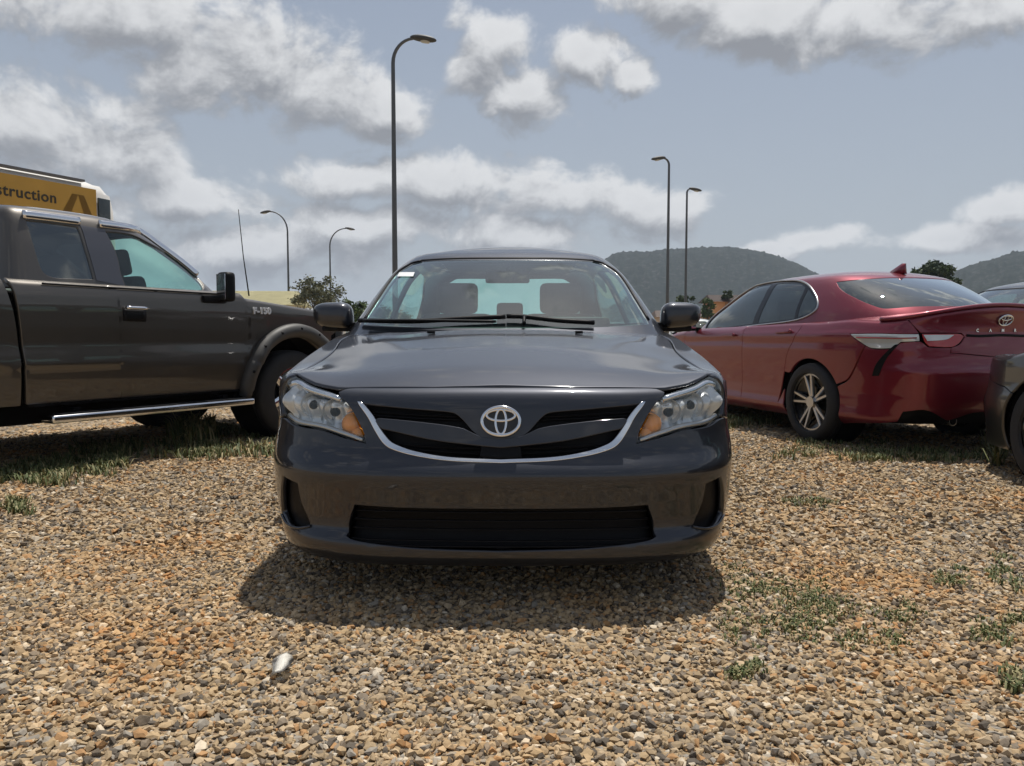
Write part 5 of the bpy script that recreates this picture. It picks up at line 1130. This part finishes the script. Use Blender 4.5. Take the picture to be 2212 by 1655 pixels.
rs = random.Random(5); V = []; F_ = []      # far scrub along the end of the lot, one mass
for k in range(46):
    px = 260 + k * 44 + rs.uniform(-15, 15); d = rs.uniform(150, 210); c0 = Vector((at(px, d), d, 0)); hh = rs.uniform(2.4, 4.6)
    for q in range(260):
        p = c0 + Vector((rs.gauss(0, 1.9), rs.gauss(0, 1.5), abs(rs.gauss(0, .42)) * hh)); s_ = rs.uniform(.15, .4); u = Vector((rs.uniform(-1, 1), rs.uniform(-1, 1), rs.uniform(-.5, .5))).normalized(); w = u.orthogonal() * .6; i = len(V)
        V += [p - u * s_, p + w * s_, p + u * s_, p - w * s_]; F_.append((i, i + 1, i + 2, i + 3))
props(mk('far_scrub', V, F_, GREYLEAF, smooth=False), 'hazy olive scrub along the far end of the lot', 'scrub', kind='stuff')

# ------------------------------------------------------------------ hills
hm = bpy.data.materials.new('hill_scrub'); hm.use_nodes = True; t = hm.node_tree; b = t.nodes['Principled BSDF']; b.inputs['Roughness'].default_value = .95; b.inputs['Specular IOR Level'].default_value = .1
tcx = N(t, 'ShaderNodeTexCoord'); n1 = N(t, 'ShaderNodeTexNoise'); n1.inputs['Scale'].default_value = .2; n1.inputs['Detail'].default_value = 9; n1.inputs['Roughness'].default_value = .65; link(t, tcx.outputs['Object'], n1.inputs['Vector'])
rp = N(t, 'ShaderNodeValToRGB'); link(t, n1.outputs['Fac'], rp.inputs[0]); ramp(rp.color_ramp.elements, [(.40, (.007, .013, .009)), (.52, (.016, .023, .016)), (.60, (.03, .034, .030)), (.70, (.085, .085, .085))]); link(t, rp.outputs[0], b.inputs['Base Color'])
def hill(name, profile, dist, depth):
    xs = np.array([(p[0] - CX) / FPX * dist for p in profile]); hs = np.array([max(0, CAMH + (YH - p[1]) / FPX * dist) for p in profile])
    nx, ny = 420, 50; X = np.linspace(xs[0], xs[-1], nx); Hh = np.interp(X, xs, hs); k = np.exp(-.5 * (np.arange(-6, 7) / 2.2) ** 2); Hh = np.convolve(np.pad(Hh, 6, mode='edge'), k / k.sum(), mode='valid')
    from mathutils import noise as mn
    V = []; F_ = []
    for j in range(ny):
        v = j / (ny - 1); yy = dist + (v - .55) * depth; f = math.cos((v - .55) / (.55 if v < .55 else .45) * math.pi / 2) ** 1.1 if 0 < v < 1 else 0
        for i in range(nx):
            nz = mn.fractal(Vector((X[i] * .012, yy * .012, 3.1)), 1.0, 2.0, 5); n3 = mn.noise(Vector((X[i] * .13, yy * .13, 1.7)))
            V.append((X[i] * yy / dist, yy, max(-2, Hh[i] * f * (1 + .10 * nz * (1 - f)) + (1.3 * nz + 3.0 * max(0, n3) + 3.0 * max(0, mn.noise(Vector((X[i] * .31, yy * .31, 7.7))))) * min(1, Hh[i] / 20) - .5)))
    for j in range(ny - 1):
        for i in range(nx - 1): a = j * nx + i; F_.append((a, a + 1, a + nx + 1, a + nx))
    o = mk(name, V, F_, hm); props(o, kind='structure'); return o
hill('hill', [(880, 718), (1000, 716), (1150, 712), (1210, 690), (1250, 640), (1285, 580), (1330, 551), (1400, 549), (1480, 543), (1560, 539), (1610, 543), (1660, 553), (1700, 566), (1740, 585), (1790, 612), (1850, 645), (1950, 690), (2020, 716)], 800, 420)
hill('hill', [(1900, 715), (1980, 660), (2035, 612), (2062, 588), (2120, 571), (2165, 557), (2212, 546), (2300, 533), (2400, 540), (2520, 580), (2700, 660), (2850, 715)], 620, 360)

# ------------------------------------------------------------------ haze
hz = bpy.data.materials.new('haze_air'); hz.use_nodes = True; t = hz.node_tree; t.nodes.clear(); pv = N(t, 'ShaderNodeVolumePrincipled'); pv.inputs['Color'].default_value = (.72, .83, 1.0, 1); pv.inputs['Density'].default_value = .00032; pv.inputs['Anisotropy'].default_value = .1
ou = N(t, 'ShaderNodeOutputMaterial'); link(t, pv.outputs[0], ou.inputs['Volume'])
bm = bmesh.new(); add_box(bm, (0, 0, 64), (5600, 5600, 136)); props(bm_obj('haze', bm, hz), kind='stuff')
